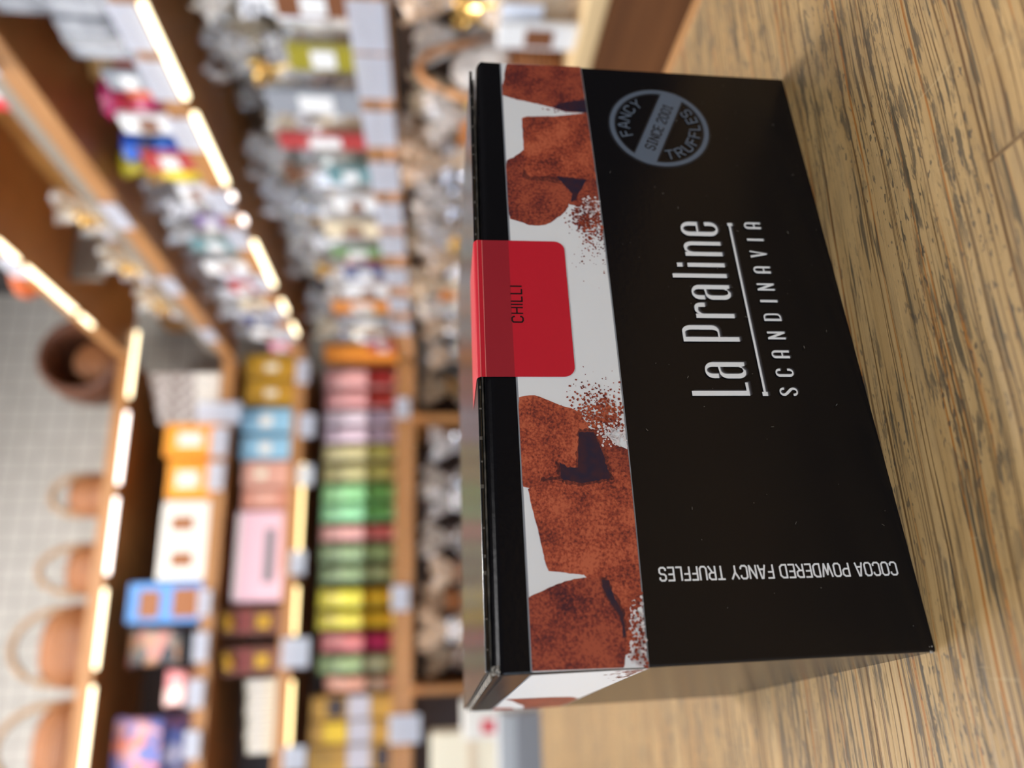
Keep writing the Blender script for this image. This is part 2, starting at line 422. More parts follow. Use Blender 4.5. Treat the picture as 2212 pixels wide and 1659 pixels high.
T = {
'T1': [(126.2,62.7),(123.2,63.4),(120.8,63.6),(118.5,64.2),(116.2,64.3),(115.1,61.2),(114.3,57.9),(113.3,54.1),(112.0,50.8),(111.9,46.3),(126.2,46.3)],
'E2': [(95.9,60.5),(94.1,59.5),(94.1,53.6),(92.2,52.8),(92.9,56.0),(93.1,60.0),(94.6,61.0)],
'E5': [(31.4,49.6),(31.2,53.0),(30.8,56.0),(30.2,59.2),(30.0,61.2),(29.2,61.0),(29.5,57.0),(30.0,52.0),(30.2,49.0)],
'S1': [(111.9,46.0),(112.3,50.8),(113.2,53.4),(114.6,51.6),(115.0,49.4),(115.8,46.0)],
'T2': [(109.8,60.3),(110.3,59.1),(110.6,53.3),(111.9,46.0),(93.8,45.8),(94.1,49.8),(94.4,54.4),(94.2,59.5),(95.8,60.3),(102.0,60.3)],
'T3': [(97.7,64.5),(99.4,61.9),(101.5,60.0),(99.0,57.0),(97.0,54.0),(94.6,53.0),(92.3,53.0),(90.3,51.5),(89.2,51.4),(85.8,52.3),(83.8,54.5),(81.9,57.0),(81.8,59.7),(82.6,61.8),(83.7,64.5)],
'S3': [(94.3,54.0),(93.6,47.8),(91.0,49.2),(88.4,50.5),(87.8,51.5),(90.0,51.1),(92.0,52.5)],
'P3': [(96.0,54.0),(96.0,45.5),(84.5,45.5),(86.5,49.3),(87.3,51.9),(90.5,53.0),(92.5,54.2)],
'T4': [(44.7,64.4),(45.3,62.5),(45.1,60.8),(44.3,58.8),(43.3,56.9),(42.5,54.1),(40.8,52.9),(38.9,52.0),(35.0,50.8),(31.8,49.0),(28.5,51.0),(27.5,55.7),(27.5,59.4),(27.5,61.1),(28.4,63.0),(28.6,64.4)],
'S4': [(38.2,54.0),(38.2,51.4),(35.0,50.3),(29.9,49.3),(29.0,54.4),(29.9,57.7),(32.8,57.7),(31.9,56.4),(31.9,54.7),(35.0,54.3)],
'P4': [(38.9,52.6),(38.4,49.9),(36.0,47.8),(34.8,45.3),(29.0,45.3),(29.0,52.1),(35.0,50.8)],
'T5': [(28.1,63.3),(29.4,61.1),(29.6,59.4),(30.0,55.7),(30.6,52.9),(30.9,49.5),(30.9,45.3),(13.6,45.3),(12.8,46.2),(13.1,49.4),(13.8,54.4),(14.2,57.4),(14.7,60.7),(15.6,61.1),(21.2,62.0),(25.0,62.8)],
'T6': [(10.6,64.4),(11.5,62.1),(12.5,59.7),(13.2,57.3),(13.5,55.2),(13.3,52.8),(13.0,51.4),(10.4,50.7),(7.5,49.6),(4.3,49.4),(1.6,49.8),(-0.2,50.2),(-0.8,50.9),(-0.8,64.4)],
'S6': [(13.0,52.5),(12.9,51.3),(10.4,50.7),(7.9,49.6),(5.2,49.3),(4.2,49.8),(7.5,50.0),(9.1,51.2),(11.4,52.2)],
'P6': [(12.4,53.0),(14.0,55.4),(14.5,45.5),(8.9,45.5),(8.6,47.2),(1.9,48.6),(1.6,49.9),(3.4,49.7),(7.5,49.6)],
}
def cocoa_mat(name, c1, c2, c3):
    """printed photograph of cocoa-powdered truffles: grain of three browns"""
    m, nt, b = new_mat(name); N, L = nt.nodes.new, nt.links.new
    tc = N('ShaderNodeTexCoord')
    n1 = N('ShaderNodeTexNoise'); n1.inputs['Scale'].default_value = 2200; n1.inputs['Detail'].default_value = 4; n1.inputs['Roughness'].default_value = 0.65; L(tc.outputs['Object'], n1.inputs['Vector'])
    n2 = N('ShaderNodeTexNoise'); n2.inputs['Scale'].default_value = 160; n2.inputs['Detail'].default_value = 4; L(tc.outputs['Object'], n2.inputs['Vector'])
    a = N('ShaderNodeMath'); a.operation = 'MULTIPLY_ADD'; L(n2.outputs['Fac'], a.inputs[0]); a.inputs[1].default_value = 0.75; L(n1.outputs['Fac'], a.inputs[2])
    r = N('ShaderNodeValToRGB'); e = r.color_ramp.elements
    e[0].position = 0.66; e[0].color = lin(c1); e[1].position = 1.06; e[1].color = lin(c3)
    k = e.new(0.86); k.color = lin(c2)
    L(a.outputs[0], r.inputs[0]); L(r.outputs[0], b.inputs['Base Color'])
    b.inputs['Roughness'].default_value = 0.45; b.inputs['Specular IOR Level'].default_value = 0.3
    return m
P_UMBER = cocoa_mat('print_cocoa_umber', (48, 24, 30), (92, 42, 36), (124, 58, 42))
P_WHITE = mat('print_white', (216, 215, 211), 0.42, spec=0.35)
P_LINE = mat('print_grey_line', (128, 130, 132), 0.42, spec=0.35)
P_COCOA = cocoa_mat('print_cocoa', (84, 36, 34), (150, 66, 44), (180, 92, 62))
P_COCOA2 = cocoa_mat('print_cocoa_dark', (66, 28, 34), (126, 54, 40), (158, 76, 52))
P_NAVY = mat('print_navy', (36, 30, 48), 0.42, rgb2=(58, 32, 40), scale=600, spec=0.35)
P_PINK = mat('print_pinkish_white', (212, 202, 198), 0.42, spec=0.35)
mats = [P_LINE, P_WHITE, P_COCOA, P_COCOA2, P_NAVY, P_PINK, P_UMBER]
bm = bmesh.new()
top_l, top_r = edge_x(BAND_TOP)
def band_poly(d0, d1, ins):
    pts = [(edge_x(55)[0]+ins, BAND_TOP-d1), (edge_x(55)[1]-ins, BAND_TOP-d1)]
    n = 24
    for k in range(n+1):
        s = edge_x(50)[1]-ins + (edge_x(50)[0]-edge_x(50)[1]+2*ins)*k/n
        pts.append((s, band_bot(s)+d0))
    return pts
poly(bm, band_poly(0, 0, 0.10), 1, 0)
poly(bm, band_poly(0.28, 0.32, 0.10), 2, 1)
seed = 0
for key, layer, mi, amp in (('P3', 3, 3, 0.2), ('P4', 3, 3, 0.2), ('P6', 3, 2, 0.2), ('T1', 4, 3, 0.06), ('T3', 4, 3, 0.08), ('E2', 4.6, 6, 0.25), ('T2', 5, 2, 0.05), ('T4', 4, 2, 0.06), ('E5', 4.5, 6, 0.25), ('T6', 4, 3, 0.06), ('T5', 5, 2, 0.05),
                            ('S1', 6, 4, 0.12), ('S3', 6, 4, 0.1), ('S4', 6, 4, 0.14), ('S6', 6, 4, 0.12)):
    seed += 1
    pts = T[key]
    if key in ('T3', 'T4'): pts = smooth_closed(pts, 1)
    if key[0] == 'S':          # the printed shade fades out through umber
        cx_ = sum(p[0] for p in pts)/len(pts); cz_ = sum(p[1] for p in pts)/len(pts)
        ring_ = []
        for p in rough_outline(pts, seed+40, 0.1, 0.8):
            d_ = math.hypot(p[0]-cx_, p[1]-cz_) or 1
            ring_.append((p[0]+(p[0]-cx_)/d_*0.55, p[1]+(p[1]-cz_)/d_*0.55))
        if key in ('S4', 'S6'): poly(bm, clip_band(rough_outline(ring_, seed+60, 0.22, 0.3)), layer-0.4, 6)
    poly(bm, clip_band(rough_outline(pts, seed, amp)), layer, mi)
# scattered cocoa specks
rnd = random.Random(11)
def speck(s, z, r, layer, mi):
    if not (band_bot(s)+0.3 < z < BAND_TOP-0.4): return
    n = rnd.randint(5, 7); ph = rnd.uniform(0, 6)
    vs = []
    for k in range(n):
        a = -2*PI*k/n+ph; rr = r*rnd.uniform(0.55, 1.3)
        vs.append(bm.verts.new(((s+rr*math.cos(a))*MM, -LAYER*layer, (z+rr*math.sin(a))*MM)))
    f = bm.faces.new(vs); f.normal_update()
    if f.normal.y > 0: f.normal_flip()
    f.material_index = mi
def cloud(cs, cz, ds, dz, n, r0, r1, mi, layer, lo=None):
    for _ in range(n):
        s = rnd.gauss(cs, ds); z = rnd.gauss(cz, dz)
        if lo and not lo(s, z): continue
        speck(s, z, rnd.uniform(r0, r1), layer, mi)
in_gap_r = lambda s, z: 66 < s < 86.5 and z < 54.5+(86-s)*0.02
in_gap_l = lambda s, z: 38.2 < s < 56 and z < 57.5 and s > 38.2+(z-50)*0.55
cloud(84.0, 48.2, 2.2, 2.0, 260, 0.10, 0.34, 3, 7, in_gap_r)
cloud(84.0, 48.2, 2.2, 2.0, 260, 0.10, 0.34, 2, 7.3, in_gap_r)
cloud(79.5, 47.6, 2.8, 1.6, 160, 0.08, 0.22, 3, 7, in_gap_r)
cloud(74.0, 48.0, 4.0, 2.0, 26, 0.06, 0.16, 3, 7, in_gap_r)
cloud(40.5, 49.3, 2.2, 2.6, 300, 0.10, 0.34, 3, 7, in_gap_l)
cloud(40.5, 49.3, 2.2, 2.6, 300, 0.10, 0.34, 2, 7.3, in_gap_l)
cloud(43.5, 50.5, 2.4, 2.2, 170, 0.08, 0.24, 3, 7, in_gap_l)
cloud(46.5, 50.0, 2.6, 3.0, 40, 0.06, 0.15, 3, 7, in_gap_l)
# white flecks left in the powder
cloud(86.8, 47.2, 1.2, 1.0, 90, 0.12, 0.34, 5, 8, lambda s, z: s < 90)
cloud(38.0, 48.0, 1.3, 1.5, 90, 0.12, 0.34, 5, 8, lambda s, z: s > 34)
cloud(112.1, 52.5, 0.35, 1.6, 14, 0.10, 0.24, 3, 7)
cloud(5.0, 47.3, 3.2, 0.9, 120, 0.12, 0.42, 5, 8, lambda s, z: z < 49.4-0.12*s and 0.0 < s < 11)
cloud(1.5, 47.3, 1.2, 0.9, 50, 0.25, 0.55, 5, 8, lambda s, z: z < 49.3 and s > 0.1)
cloud(4.0, 47.4, 3.0, 1.0, 150, 0.12, 0.34, 2, 9, lambda s, z: -0.1 < s < 11 and z < 49.5)
cloud(87.0, 47.4, 1.2, 1.0, 40, 0.12, 0.3, 3, 9, lambda s, z: s < 90)
link('truffle_picture', mesh_of(bm), mats, carton)

# --- brand lettering, drawn as outlines
def arc(cx_, cy_, rx, ry, a0, a1, n=10):
    return [(cx_+rx*math.cos(R(a0+(a1-a0)*k/n)), cy_+ry*math.sin(R(a0+(a1-a0)*k/n))) for k in range(n+1)]
def rect(x0, x1, y0, y1): return [(x0, y0), (x1, y0), (x1, y1), (x0, y1)]
def glyph_L(x): return [[(x, 22.25), (x+2.62, 22.25), (x+2.62, 22.75), (x+0.95, 22.75), (x+0.95, 32.9), (x, 32.9)]]
def glyph_i(x): return [rect(x, x+0.92, 22.3, 29.7), rect(x, x+0.92, 30.75, 31.8)]
def glyph_l(x): return [rect(x, x+0.92, 22.3, 33.0)]
def glyph_P(x):
    o = [(x, 22.2), (x+0.95, 22.2), (x+0.95, 25.85)] + [(x+2.2, 25.85)] + arc(x+2.2, 27.2, 1.25, 1.35, -90, 0, 8) + arc(x+2.2, 31.3, 1.25, 1.6, 0, 90, 8) + [(x, 32.9)]
    i = [(x+0.95, 26.15), (x+1.95, 26.15)] + arc(x+1.95, 27.3, 0.58, 1.15, -90, 0, 6) + arc(x+1.95, 31.1, 0.58, 1.3, 0, 90, 6) + [(x+0.95, 32.4)]
    return [o, i]
def glyph_r(x):
    return [[(x, 22.3), (x+0.92, 22.3), (x+0.92, 27.9)] + arc(x+2.0, 28.1, 1.08, 1.1, 180, 100, 6) + [(x+2.45, 29.05), (x+2.45, 27.7), (x+3.35, 27.7)] + arc(x+2.35, 28.6, 1.0, 1.2, 0, 90, 6) + arc(x+1.9, 28.8, 1.0, 1.0, 90, 150, 4) + [(x+0.92, 29.0), (x+0.92, 29.7), (x, 29.7)]]
def glyph_a(x):
    o = [(x+2.35, 22.9), (x+2.55, 22.25), (x+3.3, 22.25), (x+3.3, 28.3)] + arc(x+1.75, 28.3, 1.55, 1.5, 0, 90, 8) + arc(x+1.5, 28.3, 1.45, 1.5, 90, 180, 8) + [(x+0.05, 27.4), (x+0.95, 27.4), (x+0.95, 28.4)] + arc(x+1.65, 28.4, 0.70, 1.08, 180, 0, 8) + [(x+2.35, 27.3)] + arc(x+1.3, 25.7, 1.3, 1.45, 90, 180, 8) + arc(x+1.15, 23.6, 1.15, 1.4, 180, 270, 8) + [(x+1.6, 22.2)]
    i = [(x+2.35, 26.9)] + arc(x+1.6, 25.8, 0.68, 1.05, 90, 180, 6) + arc(x+1.6, 23.8, 0.68, 1.2, 180, 270, 6) + [(x+2.05, 22.75), (x+2.35, 23.4)]
    return [o, i]
def glyph_n(x):
    o = [(x, 22.3), (x+0.92, 22.3), (x+0.92, 28.2)] + arc(x+1.75, 28.2, 0.78, 1.1, 180, 0, 8) + [(x+2.53, 22.3), (x+3.4, 22.3), (x+3.4, 28.3)] + arc(x+2.1, 28.4, 1.3, 1.45, 0, 90, 8) + [(x+1.3, 29.7), (x+0.92, 29.2), (x+0.92, 29.75), (x, 29.75)]
    return [o]
def glyph_e(x):
    o = [(x+2.5, 24.9), (x+2.5, 23.8)] + arc(x+1.75, 23.8, 0.75, 1.15, 0, -180, 8) + [(x+1.0, 26.35), (x+3.4, 26.35), (x+3.4, 28.2)] + arc(x+1.7, 28.2, 1.7, 1.65, 0, 180, 14) + [(x, 23.9)] + arc(x+1.7, 23.9, 1.7, 1.65, 180, 360, 14) + [(x+3.4, 24.9)]
    i = [(x+1.0, 26.7), (x+1.0, 28.2)] + arc(x+1.75, 28.2, 0.75, 1.2, 180, 0, 8) + [(x+2.5, 26.7)]
    return [o, i]
brand = [glyph_L(45.0), glyph_a(48.45), glyph_P(56.05), glyph_r(61.1), glyph_a(65.15), glyph_l(70.1), glyph_i(72.6), glyph_n(75.2), glyph_e(80.0)]
B0, B1 = 13.2, 16.6
def cap_round(x, kind):
    w = 1.65; s = 0.5; h = 0.24
    if kind == 'I': return [rect(x+0.4, x+0.92, B0, B1)]
    if kind == 'V': return [[(x, B1), (x+0.5, B1), (x+0.93, B0+0.9), (x+1.35, B1), (x+1.65, B1), (x+1.05, B0), (x+0.75, B0)]]
    if kind == 'N': return [[(x, B0), (x+0.4, B0), (x+0.4, B0+2.2), (x+1.25, B0), (x+1.65, B0), (x+1.65, B1), (x+1.25, B1), (x+1.25, B0+1.3), (x+0.42, B1), (x, B1)]]
    if kind == 'D':
        return [[(x, B0)]+arc(x+0.85, B0+0.75, 0.8, 0.75, -90, 0, 6)+arc(x+0.85, B1-0.75, 0.8, 0.75, 0, 90, 6)+[(x, B1)], [(x+s, B0+h)]+arc(x+0.8, B0+0.85, 0.5, 0.6, -90, 0, 5)+arc(x+0.8, B1-0.85, 0.5, 0.6, 0, 90, 5)+[(x+s, B1-h)]]
    if kind == 'A':
        return [[(x, B0), (x+s, B0), (x+s, B0+1.25), (x+1.2, B0+1.25), (x+1.2, B0), (x+1.65, B0)]+arc(x+0.85, B1-0.75, 0.8, 0.75, 0, 90, 6)+arc(x+0.75, B1-0.75, 0.75, 0.75, 90, 180, 6),
                [(x+s, B0+1.5), (x+1.2, B0+1.5), (x+1.2, B1-0.7)]+arc(x+0.85, B1-0.7, 0.35, 0.45, 0, 180, 6)]
    if kind == 'C':
        return [[(x+1.65, B0+1.1), (x+1.2, B0+1.1)]+arc(x+0.85, B0+0.7, 0.35, 0.46, 0, -180, 6)+arc(x+0.85, B1-0.7, 0.35, 0.46, 180, 0, 6)+[(x+1.2, B1-1.0), (x+1.65, B1-1.0)]+arc(x+0.85, B1-0.75, 0.8, 0.75, 0, 90, 6)+arc(x+0.75, B1-0.75, 0.75, 0.75, 90, 180, 6)+arc(x+0.75, B0+0.75, 0.75, 0.75, 180, 270, 6)+arc(x+0.85, B0+0.75, 0.8, 0.75, -90, 0, 6)]
    if kind == 'S':
        return [[(x, B0+0.9), (x+0.42, B0+0.9)]+arc(x+0.82, B0+0.65, 0.38, 0.42, 180, 360, 6)+[(x+1.2, B0+0.95), (x+0.2, B0+2.05), (x, B0+2.45)]+arc(x+0.82, B1-0.7, 0.82, 0.7, 180, 0, 10)+[(x+1.64, B1-0.9), (x+1.2, B1-0.9)]+arc(x+0.82, B1-0.65, 0.38, 0.42, 0, 180, 6)+[(x+0.5, B1-0.95), (x+1.5, B0+1.35), (x+1.64, B0+0.95)]+arc(x+0.82, B0+0.7, 0.82, 0.7, 0, -180, 10)]
xs = [44.95, 48.8, 52.6, 56.6, 60.55, 64.3, 67.35, 71.3, 75.0, 78.65, 81.95]
word = [cap_round(x, k) for x, k in zip(xs, 'SCANDINAVIA')]
ul = [[(45.55, 19.2), (82.7, 19.45), (82.7, 19.85), (45.55, 19.6)], rect(44.95, 45.75, 18.9, 19.9), rect(82.6, 83.35, 19.05, 20.05)]
P_LETTER = mat('print_letter_white', (222, 221, 217), 0.42, spec=0.35)
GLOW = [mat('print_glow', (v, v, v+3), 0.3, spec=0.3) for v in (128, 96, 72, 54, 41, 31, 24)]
def lettering(name, groups, mats_, glow, off, parent=carton, base=1):
    bm = bmesh.new()
    mlist = list(glow)+[mats_]
    for g in groups:
        me = flat_from_contours(g)
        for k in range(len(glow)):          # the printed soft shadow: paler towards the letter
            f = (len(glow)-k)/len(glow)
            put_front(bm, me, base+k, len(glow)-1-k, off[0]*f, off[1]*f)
        put_front(bm, me, base+len(glow)+1, len(glow))
    return link(name, mesh_of(bm), mlist, parent)
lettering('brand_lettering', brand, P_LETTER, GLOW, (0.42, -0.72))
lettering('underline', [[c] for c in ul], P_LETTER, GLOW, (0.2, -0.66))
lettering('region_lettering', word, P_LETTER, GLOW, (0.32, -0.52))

# --- monoline technical lettering
SF = {  # strokes on a 1-wide, 2-high cell
'A': (1.05, [[(0, 0), (0.42, 2), (0.63, 2), (1.05, 0)], [(0.16, 0.62), (0.89, 0.62)]]),
'C': (0.95, [[(0.95, 1.55), (0.95, 1.75), (0.72, 2), (0.23, 2), (0, 1.75), (0, 0.25), (0.23, 0), (0.72, 0), (0.95, 0.25), (0.95, 0.45)]]),
'D': (0.98, [[(0, 0), (0.62, 0), (0.98, 0.35), (0.98, 1.65), (0.62, 2), (0, 2), (0, 0)]]),
'E': (0.85, [[(0.85, 0), (0, 0), (0, 2), (0.85, 2)], [(0, 1.05), (0.75, 1.05)]]),
'F': (0.82, [[(0, 0), (0, 2), (0.82, 2)], [(0, 1.05), (0.72, 1.05)]]),
'H': (1.0, [[(0, 0), (0, 2)], [(1.0, 0), (1.0, 2)], [(0, 1.05), (1.0, 1.05)]]),
'I': (0.0, [[(0, 0), (0, 2)]]),
'j': (0.6, [[(0.3, 0), (0.3, 2)], [(0, 0), (0.6, 0)], [(0, 2), (0.6, 2)]]),
'L': (0.78, [[(0, 2), (0, 0), (0.78, 0)]]),
'N': (1.0, [[(0, 0), (0, 2), (1.0, 0), (1.0, 2)]]),
'O': (1.0, [[(0.25, 0), (0.75, 0), (1.0, 0.28), (1.0, 1.72), (0.75, 2), (0.25, 2), (0, 1.72), (0, 0.28), (0.25, 0)]]),
'0': (0.92, [[(0.25, 0), (0.67, 0), (0.92, 0.28), (0.92, 1.72), (0.67, 2), (0.25, 2), (0, 1.72), (0, 0.28), (0.25, 0)]]),
'1': (0.7, [[(0.0, 1.6), (0.38, 2), (0.38, 0)], [(0.05, 0), (0.7, 0)]]),
'2': (0.9, [[(0, 1.55), (0, 1.78), (0.22, 2), (0.68, 2), (0.9, 1.75), (0.9, 1.35), (0, 0.3), (0, 0), (0.9, 0)]]),
'P': (0.95, [[(0, 0), (0, 2), (0.65, 2), (0.95, 1.75), (0.95, 1.1), (0.65, 0.85), (0, 0.85)]]),
'R': (0.97, [[(0, 0), (0, 2), (0.65, 2), (0.95, 1.75), (0.95, 1.2), (0.65, 0.95), (0, 0.95)], [(0.45, 0.95), (0.97, 0)]]),
'S': (0.92, [[(0, 0.42), (0, 0.22), (0.22, 0), (0.7, 0), (0.92, 0.25), (0.92, 0.75), (0.72, 0.98), (0.2, 1.05), (0, 1.28), (0, 1.75), (0.22, 2), (0.68, 2), (0.9, 1.78), (0.9, 1.58)]]),
'T': (1.0, [[(0.5, 0), (0.5, 2)], [(0, 2), (1.0, 2)]]),
'U': (0.98, [[(0, 2), (0, 0.28), (0.25, 0), (0.73, 0), (0.98, 0.28), (0.98, 2)]]),
'W': (1.5, [[(0, 2), (0.38, 0), (0.75, 1.7), (1.12, 0), (1.5, 2)]]),
'Y': (1.05, [[(0, 2), (0.52, 0.95), (1.05, 2)], [(0.52, 0.95), (0.52, 0)]]),
}
def stroke_quads(strokes, w):
    """each stroke as short fat bars with round joints"""
    out = []
    for s in strokes:
        for (a, b) in zip(s, s[1:]):
            d = Vector((b[0]-a[0], b[1]-a[1])); l = d.length
            if l < 1e-6: continue
            d /= l; n = Vector((-d.y, d.x))*w/2; e = d*(w*0.32)
            A, Bq = Vector(a)-e, Vector(b)+e
            out.append([tuple(A-n), tuple(Bq-n), tuple(Bq+n), tuple(A+n)])
    return out
def add_quads(bm, quads, place, layer, mi=0, surf=None):
    """sub-layers keep crossing bars from sharing one plane"""
    for i, q in enumerate(quads):
        vs = []
        for p in q:
            s, z = place(p)
            vs.append(bm.verts.new((s*MM, -LAYER*(layer+0.02*(i % 9)), z*MM)))
        f = bm.faces.new(vs); f.normal_update()
        if f.normal.y > 0: f.normal_flip()
        f.material_index = mi
def text_line(bm, txt, length, height, w, place, layer, mi=0, gap=0.42, space=0.75):
    tot = 0
    for ch in txt: tot += space if ch == ' ' else SF[ch][0]+gap
    tot -= gap
    kx, ky = length/tot, height/2
    x = 0
    for ch in txt:
        if ch == ' ': x += space; continue
        ww, st_ = SF[ch]
        ss = [[((x+p[0])*kx, p[1]*ky) for p in s] for s in st_]
        add_quads(bm, stroke_quads(ss, w), place, layer, mi)
        x += ww+gap
# cocoa line: runs up the left of the panel, letter tops to the left
bm = bmesh.new()
text_line(bm, 'COCOA POWDERED FANCY TRUFFLES', 39.9, 2.05, 0.27, lambda p: (14.75-p[1], 3.0+p[0]), 2)
link('flavour_lettering', mesh_of(bm), P_LETTER, carton)
# round badge
P_BADGE = mat('print_slate', (86, 96, 108), 0.4, spec=0.4)
BGLOW = [mat('print_slate_glow', c, 0.35, spec=0.45) for c in ((24, 25, 28), (32, 34, 39), (44, 48, 55))]
P_INK = mat('print_black_ink', (16, 15, 16), 0.35, spec=0.45)
BC = (108.5, 30.7); BR_, ANG = 10.75, -24.4
bm = bmesh.new()
ring = lambda r0, r1: [[(BC[0]+r1*math.cos(2*PI*k/72), BC[1]+r1*math.sin(2*PI*k/72)) for k in range(72)], [(BC[0]+r0*math.cos(2*PI*k/72), BC[1]+r0*math.sin(2*PI*k/72)) for k in range(72)]]
for k, e in enumerate((0.45, 0.3, 0.15)):
    put_front(bm, flat_from_contours(ring(9.8-e, BR_+e)), 1+k, k)
put_front(bm, flat_from_contours(ring(9.8, BR_)), 5, 3)
def brot(p):
    a = R(ANG); return (BC[0]+p[0]*math.cos(a)-p[1]*math.sin(a), BC[1]+p[0]*math.sin(a)+p[1]*math.cos(a))
yb0, yb1 = -2.25, 2.55
def band_c(e, rr):
    pts = []
    for y0_, x_s in ((yb0-e, -1), (yb0-e, 1), (yb1+e, 1), (yb1+e, -1)):
        pts.append(brot((x_s*math.sqrt(rr*rr-y0_*y0_), y0_)))
    return [pts]
for k, e in enumerate((0.4, 0.26, 0.13)): put_front(bm, flat_from_contours(band_c(e, 10.0)), 1+k+0.3, k)
put_front(bm, flat_from_contours(band_c(0, 10.2)), 5.3, 3)
text_line(bm, 'SjNCE 200j'.replace('200j', '2001'), 13.6, 2.1, 0.32, lambda p: brot((p[0]-6.8, p[1]-0.95)), 6.5, 4, gap=0.5)
def arc_text(txt, r, h, a_start, a_end, inward, w, mi):
    n = len(txt); tot = sum(SF[c][0]+0.55 for c in txt)-0.55; x = 0
    kx = abs(a_end-a_start)/tot
    for ch in txt:
        ww, st_ = SF[ch]
        mid = (x+ww/2)*kx
        a = R(a_start+(mid if inward else -mid))
        cxx, cyy = r*math.cos(a), r*math.sin(a)
        up = Vector((math.cos(a), math.sin(a)))*(-1 if inward else 1)
        rt = Vector((up.y, -up.x))
        kk = R(kx)*r
        ss = [[((p[0]-ww/2)*kk, (p[1]-1)*h/2) for p in s] for s in st_]
        qs = stroke_quads(ss, w)
        add_quads(bm, qs, lambda p: (BC[0]+cxx+rt.x*p[0]+up.x*p[1], BC[1]+cyy+rt.y*p[0]+up.y*p[1]), 6, mi)
        x += ww+0.55
arc_text('FANCY', 7.7, 2.3, 110, 28, False, 0.34, 3)
arc_text('TRUFFLES', 7.7, 2.3, 184, 308, True, 0.34, 3)
link('round_badge', mesh_of(bm), BGLOW+[P_BADGE, P_INK], carton)

rnd = random.Random(77)
bm = bmesh.new()
for k in range(70):
    s_, z_ = rnd.uniform(4, 122), rnd.uniform(1.5, 44); l_ = rnd.choice((0.05, 0.06, 0.08, 0.1, 0.25)); a_ = rnd.uniform(0, 3.1); w_d = rnd.uniform(0.02, 0.045)
    d_, n_ = Vector((math.cos(a_), math.sin(a_)))*l_, Vector((-math.sin(a_), math.cos(a_)))*w_d
    vs = [bm.verts.new(((s_+p.x)*MM, -LAYER*12, (z_+p.y)*MM)) for p in (-d_-n_, d_-n_, d_+n_, -d_+n_)]
    bm.faces.new(vs)
o_ = link('dust', mesh_of(bm), mat('dust_grey', (120, 114, 104), 0.8), carton); tag(o_, 'pale dust specks and lint', kind='stuff')
# --- left side panel printing (the picture runs on round the corner)
bm = bmesh.new()
def side_poly(pts, layer, mi):
    vs = [bm.verts.new((( -0.6+1.2*(1-z/70.1))*MM - LAYER*layer, s*MM, z*MM)) for s, z in pts]
    f = bm.faces.new(vs); f.normal_update()
    if f.normal.x > 0: f.normal_flip()
    f.material_index = mi
side_poly([(1.0, 46.0), (93.0, 46.0), (93.0, 64.35), (1.0, 64.35)], 1, 0)
side_poly([(1.0, 46.3), (93.0, 46.3), (93.0, 64.05), (1.0, 64.05)], 2, 1)
side_poly([(52, 64.0), (60, 61.5), (70, 59.5), (80, 57), (93, 56), (93, 46.4), (64, 46.4), (57, 49), (54, 54)], 3, 3)
side_poly([(93, 64.0), (93, 58), (86, 59.5), (83, 62), (82, 64.0)], 3, 2)
for k in range(80):
    s, z = 1.5+abs(rnd.gauss(0, 7)), 46.8+abs(rnd.gauss(0, 1.6)); r = rnd.uniform(0.15, 0.45)
    side_poly([(s+r*math.cos(2*PI*i/5), z+r*math.sin(2*PI*i/5)) for i in range(5)], 4, 3)
link('side_picture', mesh_of(bm), mats[:4], carton)

# --- red sticker folded over the front edge onto the lid
STK = mat('sticker_red', (186, 26, 42), 0.42, spec=0.4)
STK_D = mat('sticker_red_over_black', (146, 30, 40), 0.42, spec=0.4)
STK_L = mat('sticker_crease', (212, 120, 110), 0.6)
yo = -LAYER*9.5
def sticker_outline():
    return [(48.75, 70.0), (48.75, 55.9)] + arc(50.75, 55.7, 2.0, 2.0, 180, 270, 8) + arc(76.0, 55.7, 2.0, 2.0, 270, 360, 8) + [(78.0, 70.0)]
bm = bmesh.new()
OUT = sticker_outline()
put_front(bm, flat_from_contours([[p for p in OUT if p[1] < 64.3]+[(78.0, 64.5), (48.75, 64.5)][::1]]), 9.5, 0)
def strip(z0, z1, y0_, y1_, mi, x0=48.75, x1=78.0):
    vs = [bm.verts.new((x*MM, y, z*MM)) for x, y, z in ((x0, y0_, z0), (x1, y0_, z0), (x1, y1_, z1), (x0, y1_, z1))]
    f = bm.faces.new(vs); f.material_index = mi
strip(64.5, 69.6, yo, yo, 1)
strip(69.6, 70.5, yo, yo-0.00003, 0)
strip(70.5, 71.0, yo-0.00003, 0.0002, 0)
strip(71.0, 71.2, 0.0002, 0.0007, 0)
strip(71.2, 71.2, 0.0007, 0.014, 0)
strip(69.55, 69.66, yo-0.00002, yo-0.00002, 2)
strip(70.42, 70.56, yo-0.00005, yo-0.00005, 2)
text_line(bm, 'CHILLI', 7.75, 2.0, 0.30, lambda p: (59.85+p[0], 62.5+p[1]), 10.5, 3, gap=0.55)
tag(link('sticker', mesh_of(bm), [STK, STK_D, STK_L, P_INK], carton), 'red rounded sticker reading CHILLI')

# ------------------------------------------------------------------ shop shelving
EDGE = mat('amber_oak_edge', (172, 122, 72), 0.45, rgb2=(146, 98, 52), scale=1, stretch=(6, 6, 120))
PANEL = mat('amber_panel', (232, 172, 92), 0.5, rgb2=(190, 130, 64), scale=5, detail=4)
DPANEL = mat('dark_brown_panel', (66, 44, 32), 0.5, rgb2=(48, 32, 24), scale=4)
BROWN = mat('brown_board', (116, 74, 42), 0.5, rgb2=(86, 52, 28), scale=1, stretch=(3, 3, 90), detail=5)
GREYM = mat('grey_metal', (140, 132, 120), 0.45, metal=0.4)
BOARDS = [(0.870, 0.905), (0.605, 0.640), (0.420, 0.452), (0.148, 0.180)]
XF, YF = 0.70, 2.0
